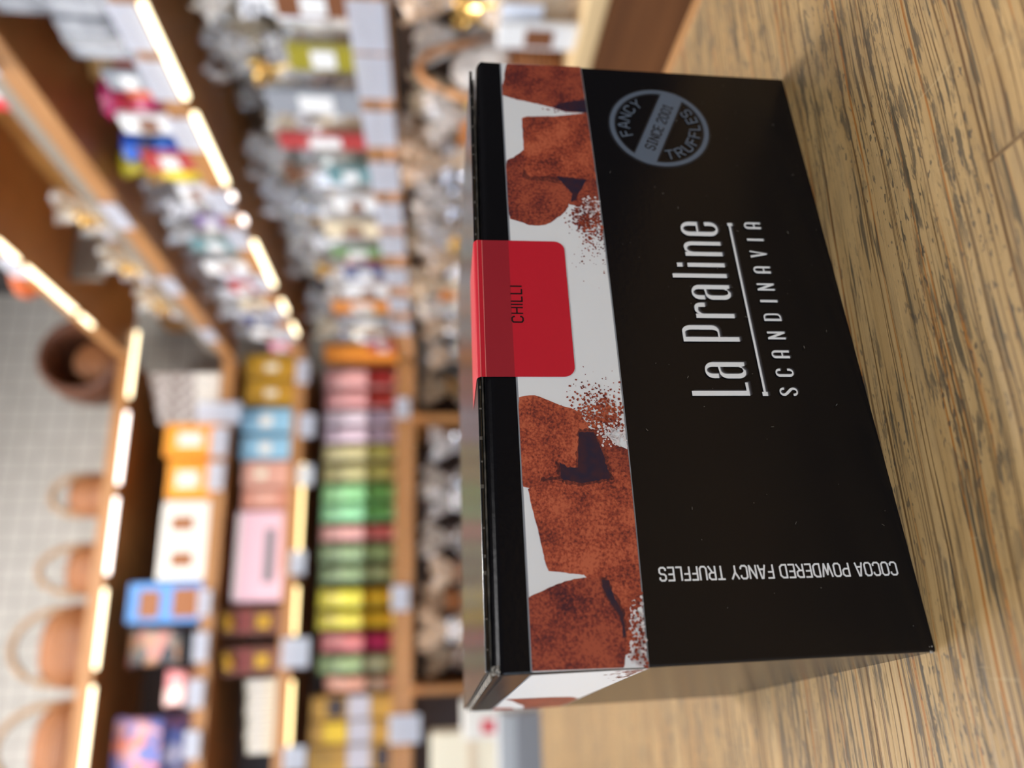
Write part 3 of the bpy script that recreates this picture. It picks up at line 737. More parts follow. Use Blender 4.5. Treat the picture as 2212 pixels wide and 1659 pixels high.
# back unit
t = tag(empty('shelving_unit', (-0.3, 2.18, -0.92)), 'dark brown shelving unit along the back wall with amber shelf edges', 'shelf')
def shift(bm, o):
    bmesh.ops.translate(bm, verts=bm.verts, vec=-Vector(o)); return bm
BO = (-0.3, 2.18, -0.92)
def part(name, m, boxes, o, par, bev=0.0015):
    bm = bmesh.new()
    for b_ in boxes: box(bm, *b_, bev, 1)
    return link(name, mesh_of(shift(bm, o)), m, par)
part('back_panel', DPANEL, [(-1.3, 0.70, 2.335, 2.355, -0.92, 0.905)], BO, t)
for z0, z1 in BOARDS: part('shelf', EDGE, [(-1.3, 0.698, YF, 2.334, z0, z1)], BO, t)
part('shelf', EDGE, [(-1.3, 0.698, YF, 2.334, -0.155, -0.121)], BO, t)
part('plinth', BROWN, [(-1.3, 0.698, YF+0.02, 2.33, -0.92, -0.156)], BO, t)
part('lip', EDGE, [(-1.3, 0.695, YF-0.0005, YF+0.005, 0.131, 0.147)], BO, t)  # added to hide the added strip behind it
for dxp in ((897), (1492)):
    xx = at_back(950, dxp)[0]
    part('divider', EDGE, [(xx-0.009, xx+0.009, YF+0.02, 2.333, -0.120, 0.147)], BO, t)
for xx in (-0.72,):
    part('divider', DPANEL, [(xx-0.009, xx+0.009, YF+0.06, 2.333, 0.641, 0.869)], BO, t)
# right unit
SO = (0.86, 1.2, -0.92)
t2 = tag(empty('shelving_unit', SO), 'amber brown shelving unit along the right wall full of gift bags', 'shelf')
part('back_panel', PANEL, [(0.905, 0.92, 0.45, 2.334, 0.606, 0.905)], SO, t2)
tag(part('lower_back_panel', DPANEL, [(0.905, 0.92, 0.45, 2.334, -0.92, 0.604)], SO, t2), 'dark brown lower back panel')
for z0, z1 in BOARDS: part('shelf', EDGE, [(XF, 0.904, 0.45, 1.999, z0, z1)], SO, t2)
CREAM_B = mat('cream_shelf_edge', (214, 186, 140), 0.45)
tag(part('shelf', CREAM_B, [(XF-0.004, 0.904, 0.45, 1.999, -0.125, -0.100)], SO, t2), 'cream coloured lowest shelf')
part('front_board', BROWN, [(XF, XF+0.02, 0.45, 1.999, -0.92, -0.126)], SO, t2)
part('corner_post', BROWN, [(0.7005, 0.904, 2.0, 2.333, -0.92, -0.2)], SO, t2)
part('lip', EDGE, [(XF-0.0005, XF+0.005, 0.45, 1.995, 0.131, 0.147)], SO, t2)  # added to keep the light strip out of sight
part('grey_lit_band', GREYM, [(XF+0.012, XF+0.016, 0.45, 1.99, 0.641, 0.672)], SO, t2)  # stands in for the lower band of the back panel, lit grey
for yy in (0.99, 1.62):
    part('bracket', GREYM, [(XF+0.05, 0.904, yy-0.006, yy+0.006, 0.80, 0.869)], SO, t2)

# LED strips under the shelf edges
LEDW = [mat_emit('led_warm', (255, 238, 196), 3.3), mat_emit('led_white', (255, 242, 234), 3.3), mat_emit('led_amber', (250, 222, 158), 2.2)]
LED_LOW = mat_emit('led_lower', (255, 244, 232), 9.0)  # lower strips; the back one is added to brighten the bottom shelf
for nm_, lab_, loc_, bx_ in (('led_strip', 'light strip hidden behind the lip of the lower right shelf', (XF+0.0095, 1.2, 0.1425), (-0.004, 0.004, -0.74, 0.78, -0.004, 0.004)), ('led_strip', 'added unseen light strip behind the lip of the lower back shelf', (0, YF+0.0095, 0.1425), (-1.0, 0.68, -0.004, 0.004, -0.004, 0.004))):
    q_ = tag(empty(nm_, loc_), lab_, 'light strip', 'shelf light strips')
    link('led_segment', box_mesh(*bx_, 0.001, 1), LED_LOW, q_)
def led_run(label, segs, z, side):
    t_ = None
    for (x0_, y0_, x1_, y1_, k) in segs:
        if side: a, b = at_side(x0_, y0_, XF-0.004)[0], at_side(x1_, y1_, XF-0.004)[0]
        else: a, b = at_back(x0_, y0_, YF-0.004)[0], at_back(x1_, y1_, YF-0.004)[0]
        a, b = min(a, b), max(a, b)
        if t_ is None:
            t_ = tag(empty('led_strip', (XF-0.004, 1.2, z) if side else (0, YF-0.004, z)), label, 'light strip', 'shelf light strips')
        o = t_.location
        bm = bmesh.new()
        if side: box(bm, -0.004, 0.004, a-o.y, b-o.y, -0.004, 0.004, 0.002, 2)
        else: box(bm, a-o.x, b-o.x, -0.004, 0.004, -0.004, 0.004, 0.002, 2)
        link('led_segment', mesh_of(bm), LEDW[k], t_)
led_run('warm light strip under the top edge of the back shelving, below the baskets', [(299, 716, 282, 858, 0), (280, 890, 262, 1045, 1), (258, 1075, 234, 1240, 1), (232, 1272, 214, 1445, 0), (205, 1482, 184, 1685, 0)], 0.8645, False)
led_run('amber light strip under the third shelf of the back unit, above the coloured pouches', [(668, 1000, 652, 1200, 2), (648, 1266, 640, 1372, 2), (634, 1470, 626, 1612, 2)], 0.4145, False)
led_run('light strip under the topmost edge of the right shelving', [(0, 520, 54, 562, 0), (62, 578, 170, 672, 0), (176, 682, 206, 704, 0)], 0.872, True)
led_run('bright light strip along the middle shelf edge of the right shelving', [(312, 4, 418, 212, 0), (426, 246, 498, 396, 0), (508, 419, 514, 429, 1), (534, 470, 540, 482, 1), (560, 522, 612, 616, 0), (624, 650, 636, 674, 0), (648, 700, 660, 722, 0)], 0.4135, True)

# ------------------------------------------------------------------ price tags on the shelf edges
PAPER = mat('tag_paper', (222, 228, 240), 0.5)
def price_tag(pos, w, h, label, side, group):
    bm = bmesh.new()
    n = 5
    vs = [[], []]
    for j, zz in enumerate((-h/2, h/2)):
        for i in range(n):
            u = -w/2+w*i/(n-1); d = 0.0012*math.cos(PI*(i/(n-1)-0.5)) 
            vs[j].append(bm.verts.new((d-0.004, u, zz) if side else (u, d-0.004, zz)))
    for i in range(n-1):
        bm.faces.new((vs[0][i], vs[0][i+1], vs[1][i+1], vs[1][i]))
    bmesh.ops.solidify(bm, geom=bm.faces[:], thickness=0.001)
    o = link('price_tag', mesh_of(bm), PAPER, None, pos)
    return tag(o, label, 'price tag', group)
ORD = ['nearest the right edge of the upright picture', 'second', 'third', 'fourth', 'fifth', 'sixth', 'seventh', 'eighth', 'ninth', 'tenth', 'eleventh', 'twelfth']
ORDN = ['first', 'second', 'third', 'fourth', 'fifth', 'sixth', 'seventh', 'eighth', 'ninth', 'tenth', 'eleventh', 'twelfth', 'thirteenth', 'fourteenth', 'fifteenth', 'sixteenth', 'seventeenth', 'eighteenth', 'nineteenth', 'twentieth']
tx = XF-0.006
Bys = [0.785, 0.879, 0.995, 1.182, 1.307, 1.50, 1.66, 1.80]
for i, yy in enumerate(reversed(Bys)):
    price_tag((tx, yy, 0.437), 0.078, 0.036, '%s white price tag from the corner along the middle shelf edge, right unit' % ORDN[i], True, 'price tags on the right unit')
Cys = [0.765, 0.855, 0.965, 1.09, 1.21, 1.32, 1.46, 1.60, 1.74]
for i, yy in enumerate(reversed(Cys)):
    price_tag((tx-0.001, yy, 0.158), 0.085, 0.046, '%s white price tag from the corner along the lower shelf edge, right unit' % ORDN[i], True, 'price tags on the right unit')
for i, yy in enumerate((1.80, 1.52, 1.235)):
    price_tag((tx, yy, 0.622), 0.085, 0.032, '%s white price tag from the corner along the second highest shelf edge, right unit' % ORDN[i], True, 'price tags on the right unit')
price_tag((tx, 0.86, 0.655), 0.04, 0.05, 'small white price tag standing before the red gift boxes', True, 'price tags on the right unit')
price_tag((tx, 1.44, 0.892), 0.09, 0.036, 'pale price tag on the topmost edge of the right unit, nearest the corner', True, 'price tags on the right unit')
price_tag((tx, 1.05, 0.892), 0.09, 0.036, 'pale price tag on the topmost edge of the right unit, furthest from the corner', True, 'price tags on the right unit')
BT = [((428, 455), (1275, 1330), 'under the blue box pair'), ((418, 450), (1365, 1430), 'under the dark patterned pouch'), ((405, 440), (1468, 1530), 'under the small pink pouch'), ((398, 432), (1578, 1640), 'under the violet patterned pouch'),
      ((455, 492), (925, 985), 'under the upper-row orange boxes, nearer the corner'), ((448, 484), (1000, 1060), 'under the upper-row orange boxes, away from the corner'),
      ((640, 668), (780, 830), 'under the mustard boxes'), ((645, 680), (895, 945), 'under the light blue boxes'), ((642, 678), (1005, 1050), 'under the salmon box'), ((625, 660), (1190, 1242), 'under the large pink box'),
      ((608, 668), (1378, 1442), 'large, under the brown boxes with gold ribbons'), ((612, 660), (1612, 1665), 'furthest from the corner on the middle edge'),
      ((855, 885), (860, 905), 'under the red pouches'), ((845, 884), (1265, 1320), 'under the yellow pouches'), ((840, 908), (1544, 1606), 'large, under the stack of gold boxes'),
      ((425, 520), (870, 915), 'long, hanging under the white paper packs')]
for (xr, yr, lb) in BT:
    a = at_back(xr[0], (yr[0]+yr[1])/2, YF-0.006); b = at_back(xr[1], (yr[0]+yr[1])/2, YF-0.006)
    c0 = at_back((xr[0]+xr[1])/2, yr[0], YF-0.006)[0]; c1 = at_back((xr[0]+xr[1])/2, yr[1], YF-0.006)[0]
    price_tag(((c0+c1)/2, YF-0.006, (a[1]+b[1])/2), abs(c0-c1), abs(a[1]-b[1]), 'white price tag on the back shelving %s' % lb, False, 'price tags on the back unit')

# ------------------------------------------------------------------ goods on the back shelving
def span(xr, yr, Y):
    ym = (yr[0]+yr[1])/2; xm = (xr[0]+xr[1])/2
    x1 = at_back(xm, yr[0], Y)[0]; x0 = at_back(xm, yr[1], Y)[0]
    return x0, x1, at_back(xr[0], ym, Y)[1]
def cbox(name, xr, yr, ztop_shelf, m, label, cat, depth=0.09, Y=2.03, front=None, lid=None, group=None):
    """a carton on a shelf; front = (material, rectangles in 0..1 of the face) for its printed label"""
    x0, x1, zt = span(xr, yr, Y)
    w, h = x1-x0, max(zt-ztop_shelf, 0.03)
    t_ = tag(empty(name, ((x0+x1)/2, Y+depth/2, ztop_shelf)), label, cat, group)
    bm = bmesh.new(); box(bm, -w/2, w/2, -depth/2, depth/2, 0, h, min(0.003, w*0.06), 2)
    body_ = link('carton', mesh_of(bm), m, t_)
    if front:
        for (fm, nm, a, b, c, d, lab) in front:
            o = link(nm, box_mesh(-w/2+w*a, -w/2+w*b, -depth/2-0.0012, -depth/2-0.0001, h*c, h*d, 0.0004, 1), fm, body_)
            if lab: o['label'] = lab
    return t_
def pouch(xr, yr, ztop_shelf, m, mh, label, split=0.45, depth=0.05, Y=2.04, group='sweet pouches in a row', name='sweets_pouch'):
    x0, x1, zt = span(xr, yr, Y)
    w, h = x1-x0, max(zt-ztop_shelf, 0.05)
    t_ = tag(empty(name, ((x0+x1)/2, Y+depth/2, ztop_shelf)), label, 'pouch', group)
    bm = bmesh.new()
    prof = [0.0, 0.04, 0.2, 0.45, 0.7, 0.86, 0.92, 1.0]
    thick = [0.35, 0.75, 1.0, 1.0, 0.75, 0.25, 0.06, 0.08]
    rings = []
    n = 16
    for f, k in zip(prof, thick):
        ring_ = []
        for i in range(n):
            a = 2*PI*i/n; ca, sa = math.cos(a), math.sin(a)
            ex = abs(ca)**0.45*(1 if ca >= 0 else -1); ey = abs(sa)**0.8*(1 if sa >= 0 else -1)
            ring_.append(bm.verts.new((w/2*ex*(0.94 if f < 0.9 else 1.0), depth/2*k*ey, h*f)))
        rings.append(ring_)
    for a_, b_ in zip(rings, rings[1:]):
        for i in range(n): bm.faces.new((a_[i], a_[(i+1) % n], b_[(i+1) % n], b_[i]))
    bm.faces.new(rings[0][::-1]); bm.faces.new(rings[-1])
    body_ = link('pouch_body', mesh_of(bm, smooth=True), m, t_)
    bm = bmesh.new()
    vs = []
    for f in (0.06, 0.2, split):
        row = []
        for i in range(5):
            u = -1+2*i/4
            row.append(bm.verts.new((w/2*0.9*u, -depth/2*(1.06 if f > 0.1 else 0.9)+depth*0.12*abs(u)**3, h*f)))
        vs.append(row)
    for a_, b_ in zip(vs, vs[1:]):
        for i in range(4): bm.faces.new((a_[i], a_[i+1], b_[i+1], b_[i]))
    bmesh.ops.solidify(bm, geom=bm.faces[:], thickness=0.001)
    link('front_label', mesh_of(bm, smooth=True), mh, body_)
    return t_
def card(nm, rgb, rough=0.45, rgb2=None, scale=40): return mat(nm, rgb, rough, rgb2=rgb2, scale=scale)
ORANGE = card('orange_card', (236, 158, 44), rgb2=(222, 138, 30), scale=15); WHITE_C = card('white_card', (226, 220, 208)); BROWN_P = card('brown_print', (150, 92, 48))
BLUE_C = card('sky_blue_card', (92, 150, 214)); MUST = card('mustard_card', (186, 140, 34), rgb2=(160, 116, 24), scale=20); LBLUE = card('pale_blue_card', (136, 180, 202))
SALM = card('salmon_card', (206, 152, 132)); PINK = card('pale_pink_card', (226, 182, 190)); GREYP = card('grey_print', (120, 116, 116)); GOLD = mat('gold_ribbon', (206, 158, 46), 0.3, metal=0.5)
CHOC = card('chocolate_card', (104, 58, 38)); CREAM = card('cream_card', (226, 216, 190)); PATT_D = mat_patches('dark_pattern', [(52, 54, 56), (120, 110, 100), (40, 46, 54), (168, 120, 84), (90, 92, 94), (178, 110, 96)], 34)
PATT_V = mat_patches('violet_pattern', [(150, 120, 168), (196, 140, 140), (110, 110, 170), (214, 120, 96), (190, 160, 190), (90, 100, 160)], 34)
Z1, Z2, Z3, Z4 = 0.641, 0.4525, 0.1805, -0.1205
# level 1: under the topmost light strip
cbox('chocolate_box', (355, 470), (915, 985), Z1, ORANGE, 'orange box with white motif on the upper row, nearer the corner', 'box', front=[(WHITE_C, 'print', 0.3, 0.72, 0.3, 0.75, 'pale motif')], group='orange boxes')
cbox('chocolate_box', (360, 470), (993, 1076), Z1, ORANGE, 'orange box with white motif on the upper row, next to the white flowered box', 'box', front=[(WHITE_C, 'print', 0.28, 0.7, 0.35, 0.8, 'pale motif')], group='orange boxes')
cbox('chocolate_box', (345, 450), (1082, 1252), Z1, WHITE_C, 'wide white box with two brown flower prints on the upper row', 'box', front=[(BROWN_P, 'print', 0.16, 0.34, 0.32, 0.75, 'brown flower'), (BROWN_P, 'print', 0.62, 0.8, 0.36, 0.8, 'brown flower')])
cbox('chocolate_box', (275, 430), (1258, 1345), Z1, BLUE_C, 'sky blue box with brown round pictures on the upper row', 'box', front=[(BROWN_P, 'print', 0.12, 0.85, 0.08, 0.42, 'brown picture'), (BROWN_P, 'print', 0.12, 0.8, 0.58, 0.85, 'brown picture')])
pouch((272, 420), (1352, 1440), Z1, PATT_D, card('slate_print', (58, 62, 66)), 'dark grey patterned pouch beside the sky blue box', 0.3, group='patterned pouches')
pouch((350, 415), (1446, 1528), Z1, mat_patches('pink_pattern', [(206, 130, 130), (226, 190, 180), (190, 96, 100)], 30), SALM, 'short pink pouch between the two patterned pouches', 0.4, group='patterned pouches')
pouch((236, 400), (1548, 1690), Z1, PATT_V, mat_patches('blue_violet_pattern', [(96, 110, 176), (190, 190, 214), (150, 110, 150)], 34), 'large violet and red patterned pouch at the left of the upper row', 0.4, group='patterned pouches')
CLEARW = mat('white_paper', (206, 198, 192), 0.4, rgb2=(120, 104, 94), scale=50)
for k, (y0_, y1_) in enumerate(((806, 830), (834, 858), (862, 886), (890, 912))):
    cbox('paper_pack', (325+6*k, 470), (y0_, y1_), Z1, CLEARW, '%s thin white paper pack from the corner on the upper row' % ORDN[k], 'pack', 0.16, front=[(WHITE_C, 'front_label', 0.05, 0.95, 0.05, 0.4, 'white lower band')], group='thin white packs')
# level 2
for k, (y0_, y1_) in enumerate(((766, 816), (822, 872))):
    cbox('chocolate_box', (528, 655), (y0_, y1_), Z2, MUST, 'mustard yellow box on the middle row, %s' % ('nearest the corner' if k == 0 else 'beside the light blue boxes'), 'box', front=[(CREAM, 'print', 0.3, 0.6, 0.35, 0.6, None)], group='mustard boxes')
for k, (y0_, y1_) in enumerate(((882, 932), (942, 990))):
    cbox('chocolate_box', (518, 645), (y0_, y1_), Z2, LBLUE, 'light blue box on the middle row, %s' % ('beside the mustard boxes' if k == 0 else 'beside the salmon box'), 'box', front=[(WHITE_C, 'print', 0.2, 0.7, 0.4, 0.62, None)], group='light blue boxes')
cbox('chocolate_box', (522, 645), (996, 1050), Z2, SALM, 'salmon pink plain box beside the light blue boxes', 'box', front=[(CREAM, 'print', 0.3, 0.7, 0.5, 0.7, None)], group='salmon boxes')
cbox('chocolate_box', (522, 645), (1054, 1098), Z2, card('terracotta_card', (190, 126, 104)), 'terracotta box between the salmon and the large pink box', 'box', front=[(SALM, 'print', 0.15, 0.85, 0.25, 0.75, None)], group='salmon boxes')
cbox('chocolate_box', (505, 640), (1104, 1298), Z2, PINK, 'large pale pink box with grey lettering bar on the middle row', 'box', front=[(GREYP, 'print', 0.2, 0.8, 0.22, 0.42, 'grey bar'), (WHITE_C, 'border', 0.02, 0.98, 0.9, 0.97, None), (SALM, 'side_band', 0.3, 0.99, 0.01, 0.1, 'salmon band')])
def bowed(yr, label):
    t_ = cbox('ribboned_box', (480, 612), yr, Z2, CHOC, label, 'box', front=[(GOLD, 'ribbon', 0.25, 0.7, 0.2, 0.42, 'gold ribbon'), (card('wine_card', (124, 48, 40)), 'print', 0.1, 0.9, 0.5, 0.8, 'wine red panel')], group='brown boxes with gold ribbon')
    zt = span((480, 612), yr, 2.03)[2]-Z2
    bm = bmesh.new()
    for s_ in (-1, 1):
        tube(bm, [(s_*0.001, -0.05, zt-0.02), (s_*0.012, -0.056, zt-0.006), (s_*0.02, -0.058, zt-0.016), (s_*0.012, -0.056, zt-0.028), (s_*0.001, -0.05, zt-0.02)], 0.005, 8)
    bmesh.ops.create_icosphere(bm, subdivisions=2, radius=0.007, matrix=Matrix.Translation((0, -0.054, zt-0.02)))
    link('gold_bow', mesh_of(bm, smooth=True), GOLD, t_)
bowed((1312, 1372), 'brown box with gold bow on the middle row, beside the large pink box')
bowed((1396, 1458), 'brown box with gold bow on the middle row, beside the cream packs')
for k in range(6):
    y0_ = 1468+k*27
    cbox('paper_pack', (530+3*(k % 2), 640), (y0_, y0_+23), Z2, CREAM, '%s thin cream pack counted from the brown boxes on the middle row' % ORDN[k], 'pack', 0.14, Y=2.06, front=[(WHITE_C, 'front_label', 0.08, 0.92, 0.45, 0.9, None)], group='thin cream packs')
# level 3: coloured pouches, film colours dulled for the shade on their upper parts
def shaded_clearfilm(nm, rgb): return mat(nm, rgb, 0.18, rgb2=tuple(min(255, int(v*1.35)+10) for v in rgb), scale=60, bump=0.4, bscale=60)  # clear film, with the shade on the pouch put into its colour
ROW3 = [((700, 855), (793, 834), (182, 130, 124), (204, 66, 62), 'red sweets pouch, nearest the corner of the lower row'),
 ((700, 855), (839, 878), (176, 122, 118), (200, 70, 60), 'red sweets pouch beside the lilac ones'),
 ((698, 855), (884, 914), (190, 168, 172), (206, 190, 206), 'pale lilac sweets pouch beside the red ones'),
 ((698, 855), (920, 952), (184, 160, 168), (204, 184, 198), 'pale lilac sweets pouch beside the lemon ones'),
 ((696, 855), (958, 992), (166, 156, 110), (212, 206, 112), 'lemon sweets pouch beside the lilac ones'),
 ((696, 855), (1000, 1036), (160, 152, 104), (206, 200, 110), 'lemon sweets pouch beside the green ones'),
 ((694, 855), (1042, 1082), (122, 172, 116), (126, 184, 96), 'bright green sweets pouch beside the lemon ones'),
 ((692, 855), (1086, 1124), (124, 178, 130), (120, 186, 100), 'bright green sweets pouch beside the coral one'),
 ((690, 855), (1132, 1166), (190, 136, 128), (214, 116, 108), 'coral pink sweets pouch between the green pouches'),
 ((688, 855), (1174, 1212), (120, 138, 100), (166, 186, 124), 'dull green sweets pouch beside the coral one'),
 ((688, 855), (1220, 1256), (116, 132, 94), (176, 184, 130), 'dull green sweets pouch beside the yellow ones'),
 ((684, 855), (1270, 1312), (196, 176, 60), (222, 186, 44), 'deep yellow sweets pouch beside the dull green ones'),
 ((682, 855), (1320, 1358), (190, 172, 64), (224, 186, 40), 'deep yellow sweets pouch beside the magenta one'),
 ((690, 855), (1366, 1408), (168, 96, 92), (196, 44, 96), 'magenta sweets pouch between the yellow and pale green ones'),
 ((684, 855), (1414, 1454), (120, 136, 92), (204, 202, 160), 'pale green sweets pouch at the far end of the pouch row'),
 ((700, 855), (1460, 1496), (164, 116, 96), (214, 186, 158), 'beige sweets pouch beside the gold boxes')]
for xr, yr, c, ch, lb in ROW3:
    pouch(xr, yr, Z3, shaded_clearfilm('film', c), card('label_print', ch), lb, 0.42, Y=2.035)
cbox('carton_stack_box', (700, 800), (742, 774), Z3, card('bright_orange_card', (244, 150, 54)), 'narrow bright orange box at the corner end of the lower row', 'box', 0.06)
GOLDC = card('gold_card', (188, 142, 44), rgb2=(150, 108, 30), scale=30); GRYC = card('grey_card', (176, 170, 176)); YEL = card('yellow_card', (214, 176, 30)); DKB = card('dark_card', (52, 36, 34))
cbox('chocolate_box', (672, 860), (1502, 1552), Z3, GOLDC, 'gold box with grey band at the left of the pouches', 'box', front=[(GRYC, 'band', 0.02, 0.98, 0.28, 0.55, 'grey band'), (DKB, 'print', 0.1, 0.9, 0.6, 0.8, 'dark panel')], group='gold boxes')
cbox('chocolate_box', (668, 860), (1556, 1606), Z3, GOLDC, 'gold box with grey band and yellow panel behind the large price tag', 'box', front=[(GRYC, 'band', 0.02, 0.98, 0.26, 0.53, 'grey band'), (YEL, 'print', 0.1, 0.9, 0.56, 0.82, 'yellow panel')], group='gold boxes')
cbox('chocolate_box', (664, 860), (1610, 1668), Z3, GOLDC, 'gold box with grey band and dark panel at the very end of the lower row', 'box', front=[(GRYC, 'band', 0.02, 0.98, 0.26, 0.53, 'grey band'), (DKB, 'print', 0.1, 0.9, 0.02, 0.2, 'dark panel')], group='gold boxes')

# ------------------------------------------------------------------ wicker baskets on top of the back shelving
def wicker(nm, a, b):
    m, nt, bs = new_mat(nm); N, L = nt.nodes.new, nt.links.new
    tc = N('ShaderNodeTexCoord')
    w = N('ShaderNodeTexWave'); w.wave_type = 'BANDS'; w.bands_direction = 'Z'; w.inputs['Scale'].default_value = 40; w.inputs['Distortion'].default_value = 2; w.inputs['Detail'].default_value = 2
    L(tc.outputs['Object'], w.inputs['Vector'])
    r = N('ShaderNodeValToRGB'); r.color_ramp.elements[0].color = lin(a); r.color_ramp.elements[1].color = lin(b)
    L(w.outputs['Fac'], r.inputs[0]); L(r.outputs[0], bs.inputs['Base Color'])
    bp = N('ShaderNodeBump'); bp.inputs['Strength'].default_value = 0.6; bp.inputs['Distance'].default_value = 0.004
    L(w.outputs['Fac'], bp.inputs['Height']); L(bp.outputs[0], bs.inputs['Normal'])
    bs.inputs['Roughness'].default_value = 0.5
    return m
WICK = wicker('brown_wicker', (112, 66, 36), (172, 114, 70)); WICK_D = wicker('dark_wicker', (62, 34, 20), (112, 66, 40)); HOOP = mat('pale_cane', (150, 118, 84), 0.5)
def basket(x, y, z, rx, ry, hb, ht, label, m=WICK, hm=HOOP, group='handled wicker baskets', hr=0.009):
    t_ = tag(empty('wicker_basket', (x, y, z)), label, 'basket', group)
    bm = bmesh.new()
    lathe(bm, [(0.72, 0), (0.82, hb*0.08), (0.95, hb*0.3), (1.0, hb*0.5), (0.98, hb*0.7), (0.9, hb*0.88), (0.78, hb), (0.72, hb), (0.84, hb*0.86), (0.92, hb*0.5), (0.8, hb*0.1), (0.6, 0.006)], 32, shape=lambda a, k: (rx, ry))
    link('bowl', mesh_of(bm, smooth=True), m, t_)
    bm = bmesh.new()
    tube(bm, [(0.75*rx*math.cos(PI*2*k/32), 0.75*ry*math.sin(PI*2*k/32), hb+0.0045*(0.5+0.5*(k % 2))) for k in range(32)], 0.005, 6, True)
    link('rim', mesh_of(bm, smooth=True), m, t_)
    bm = bmesh.new()
    pts = [(0.86*rx*math.cos(PI*k/20), 0, hb*0.8+(ht-hb*0.8)*math.sin(PI*k/20)**0.9) for k in range(21)]
    tube(bm, pts, hr, 8)
    tag(link('handle', mesh_of(bm, smooth=True), hm, t_), 'pale cane hoop handle')
    return t_
ZT = 0.9055
def bask(yr, xb, xh, label):
    Y = 2.11
    x0 = at_back(200, yr[1]-3, Y)[0]; x1 = at_back(200, yr[0], Y)[0]; ym = (yr[0]+yr[1])/2
    basket((x0+x1)/2, Y, ZT, (x1-x0)/2, min((x1-x0)/2*0.8, 0.1), at_back(xb, ym, Y)[1]-ZT, at_back(xh, ym, Y)[1]-ZT, label)
bask((1022, 1122), 168, 112, 'smallest handled wicker basket on top of the back shelving, nearest the corner')
bask((1172, 1292), 165, 84, 'second handled wicker basket from the corner on top of the back shelving')
bask((1302, 1492), 118, 26, 'wide handled wicker basket on top of the back shelving, third from the corner')
bask((1504, 1720), 104, -10, 'widest handled wicker basket on top of the back shelving, furthest from the corner')
# the dark basket lying on its side, mouth to the room
x0 = at_back(180, 872, 2.1)[0]; x1 = at_back(180, 702, 2.1)[0]; rr = (x1-x0)/2
t_ = tag(empty('wicker_basket', ((x0+x1)/2, 2.1, ZT)), 'dark round wicker basket lying on its side in the corner above the shelving', 'basket')
Mx = Matrix.Translation((0, 0, rr*0.96)) @ Matrix.Rotation(R(90), 4, 'X')
bm = bmesh.new()
lathe(bm, [(rr*0.55, -0.10), (rr*0.9, -0.07), (rr, 0.0), (rr*0.96, 0.07), (rr*0.86, 0.085), (rr*0.76, 0.075), (rr*0.72, 0.0), (rr*0.5, -0.05)], 36, Mx)
link('bowl', mesh_of(bm, smooth=True), WICK_D, t_)
bm = bmesh.new(); lathe(bm, [(rr*0.46, -0.045), (rr*0.46, 0.02), (rr*0.40, 0.03)], 24, Mx @ Matrix.Translation((0, -rr*0.12, 0)))
tag(link('inner_basket', mesh_of(bm, smooth=True), WICK, t_), 'lighter brown wicker inside')
# an orange pot on top of the right shelving
a = at_side(-14, 586, 0.80)
t_ = empty('terracotta_pot', (0.80, a[0], ZT)); tag(t_, 'orange terracotta pot on top of the right shelving', 'pot')
bm = bmesh.new(); lathe(bm, [(0.035, 0), (0.05, 0.08), (0.056, 0.085), (0.056, 0.105), (0.046, 0.105), (0.04, 0.02)], 24); link('pot', mesh_of(bm, smooth=True), mat('terracotta', (206, 104, 50), 0.7), t_)
bm = bmesh.new(); lathe(bm, [(0.058, 0.086), (0.061, 0.095), (0.058, 0.104)], 24, cap=False); link('rim', mesh_of(bm, smooth=True), mat('terracotta_rim', (190, 92, 44), 0.7), t_)

# ------------------------------------------------------------------ cellophane gift bags
def cello(nm, tint, clear=0.42):
    m = bpy.data.materials.new(nm); m.use_nodes = True
    nt = m.node_tree; N, L = nt.nodes.new, nt.links.new
    b = nt.nodes['Principled BSDF']; out = nt.nodes['Material Output']
    b.inputs['Base Color'].default_value = lin(tint); b.inputs['Roughness'].default_value = 0.16; b.inputs['Specular IOR Level'].default_value = 0.9
    b.inputs['Coat Weight'].default_value = 1.0; b.inputs['Coat Roughness'].default_value = 0.13; b.inputs['Coat IOR'].default_value = 2.1
    tc = N('ShaderNodeTexCoord')
    n = N('ShaderNodeTexNoise'); n.inputs['Scale'].default_value = 38; n.inputs['Detail'].default_value = 3; L(tc.outputs['Object'], n.inputs['Vector'])
    bp = N('ShaderNodeBump'); bp.inputs['Strength'].default_value = 0.25; bp.inputs['Distance'].default_value = 0.01; L(n.outputs['Fac'], bp.inputs['Height'])
    L(bp.outputs[0], b.inputs['Normal']); L(bp.outputs[0], b.inputs['Coat Normal'])
    n2 = N('ShaderNodeTexNoise'); n2.inputs['Scale'].default_value = 26; L(tc.outputs['Object'], n2.inputs['Vector'])
    mr = N('ShaderNodeMapRange'); mr.inputs['From Min'].default_value = 0.35; mr.inputs['From Max'].default_value = 0.65; mr.inputs['To Min'].default_value = max(0, clear-0.3); mr.inputs['To Max'].default_value = min(1, clear+0.35)
    L(n2.outputs['Fac'], mr.inputs['Value'])
    tr = N('ShaderNodeBsdfTransparent'); mx = N('ShaderNodeMixShader')
    L(mr.outputs[0], mx.inputs[0]); L(b.outputs[0], mx.inputs[1]); L(tr.outputs[0], mx.inputs[2]); L(mx.outputs[0], out.inputs['Surface'])
    return m
CEL = {'clear': cello('clear_cellophane', (236, 236, 236), 0.8), 'white': cello('frosted_cellophane', (240, 236, 228), 0.3), 'silver': cello('silver_cellophane', (206, 206, 208), 0.42), 'cream': cello('cream_cellophane', (236, 220, 190), 0.35), 'beige': cello('beige_organza', (222, 196, 166), 0.25)}
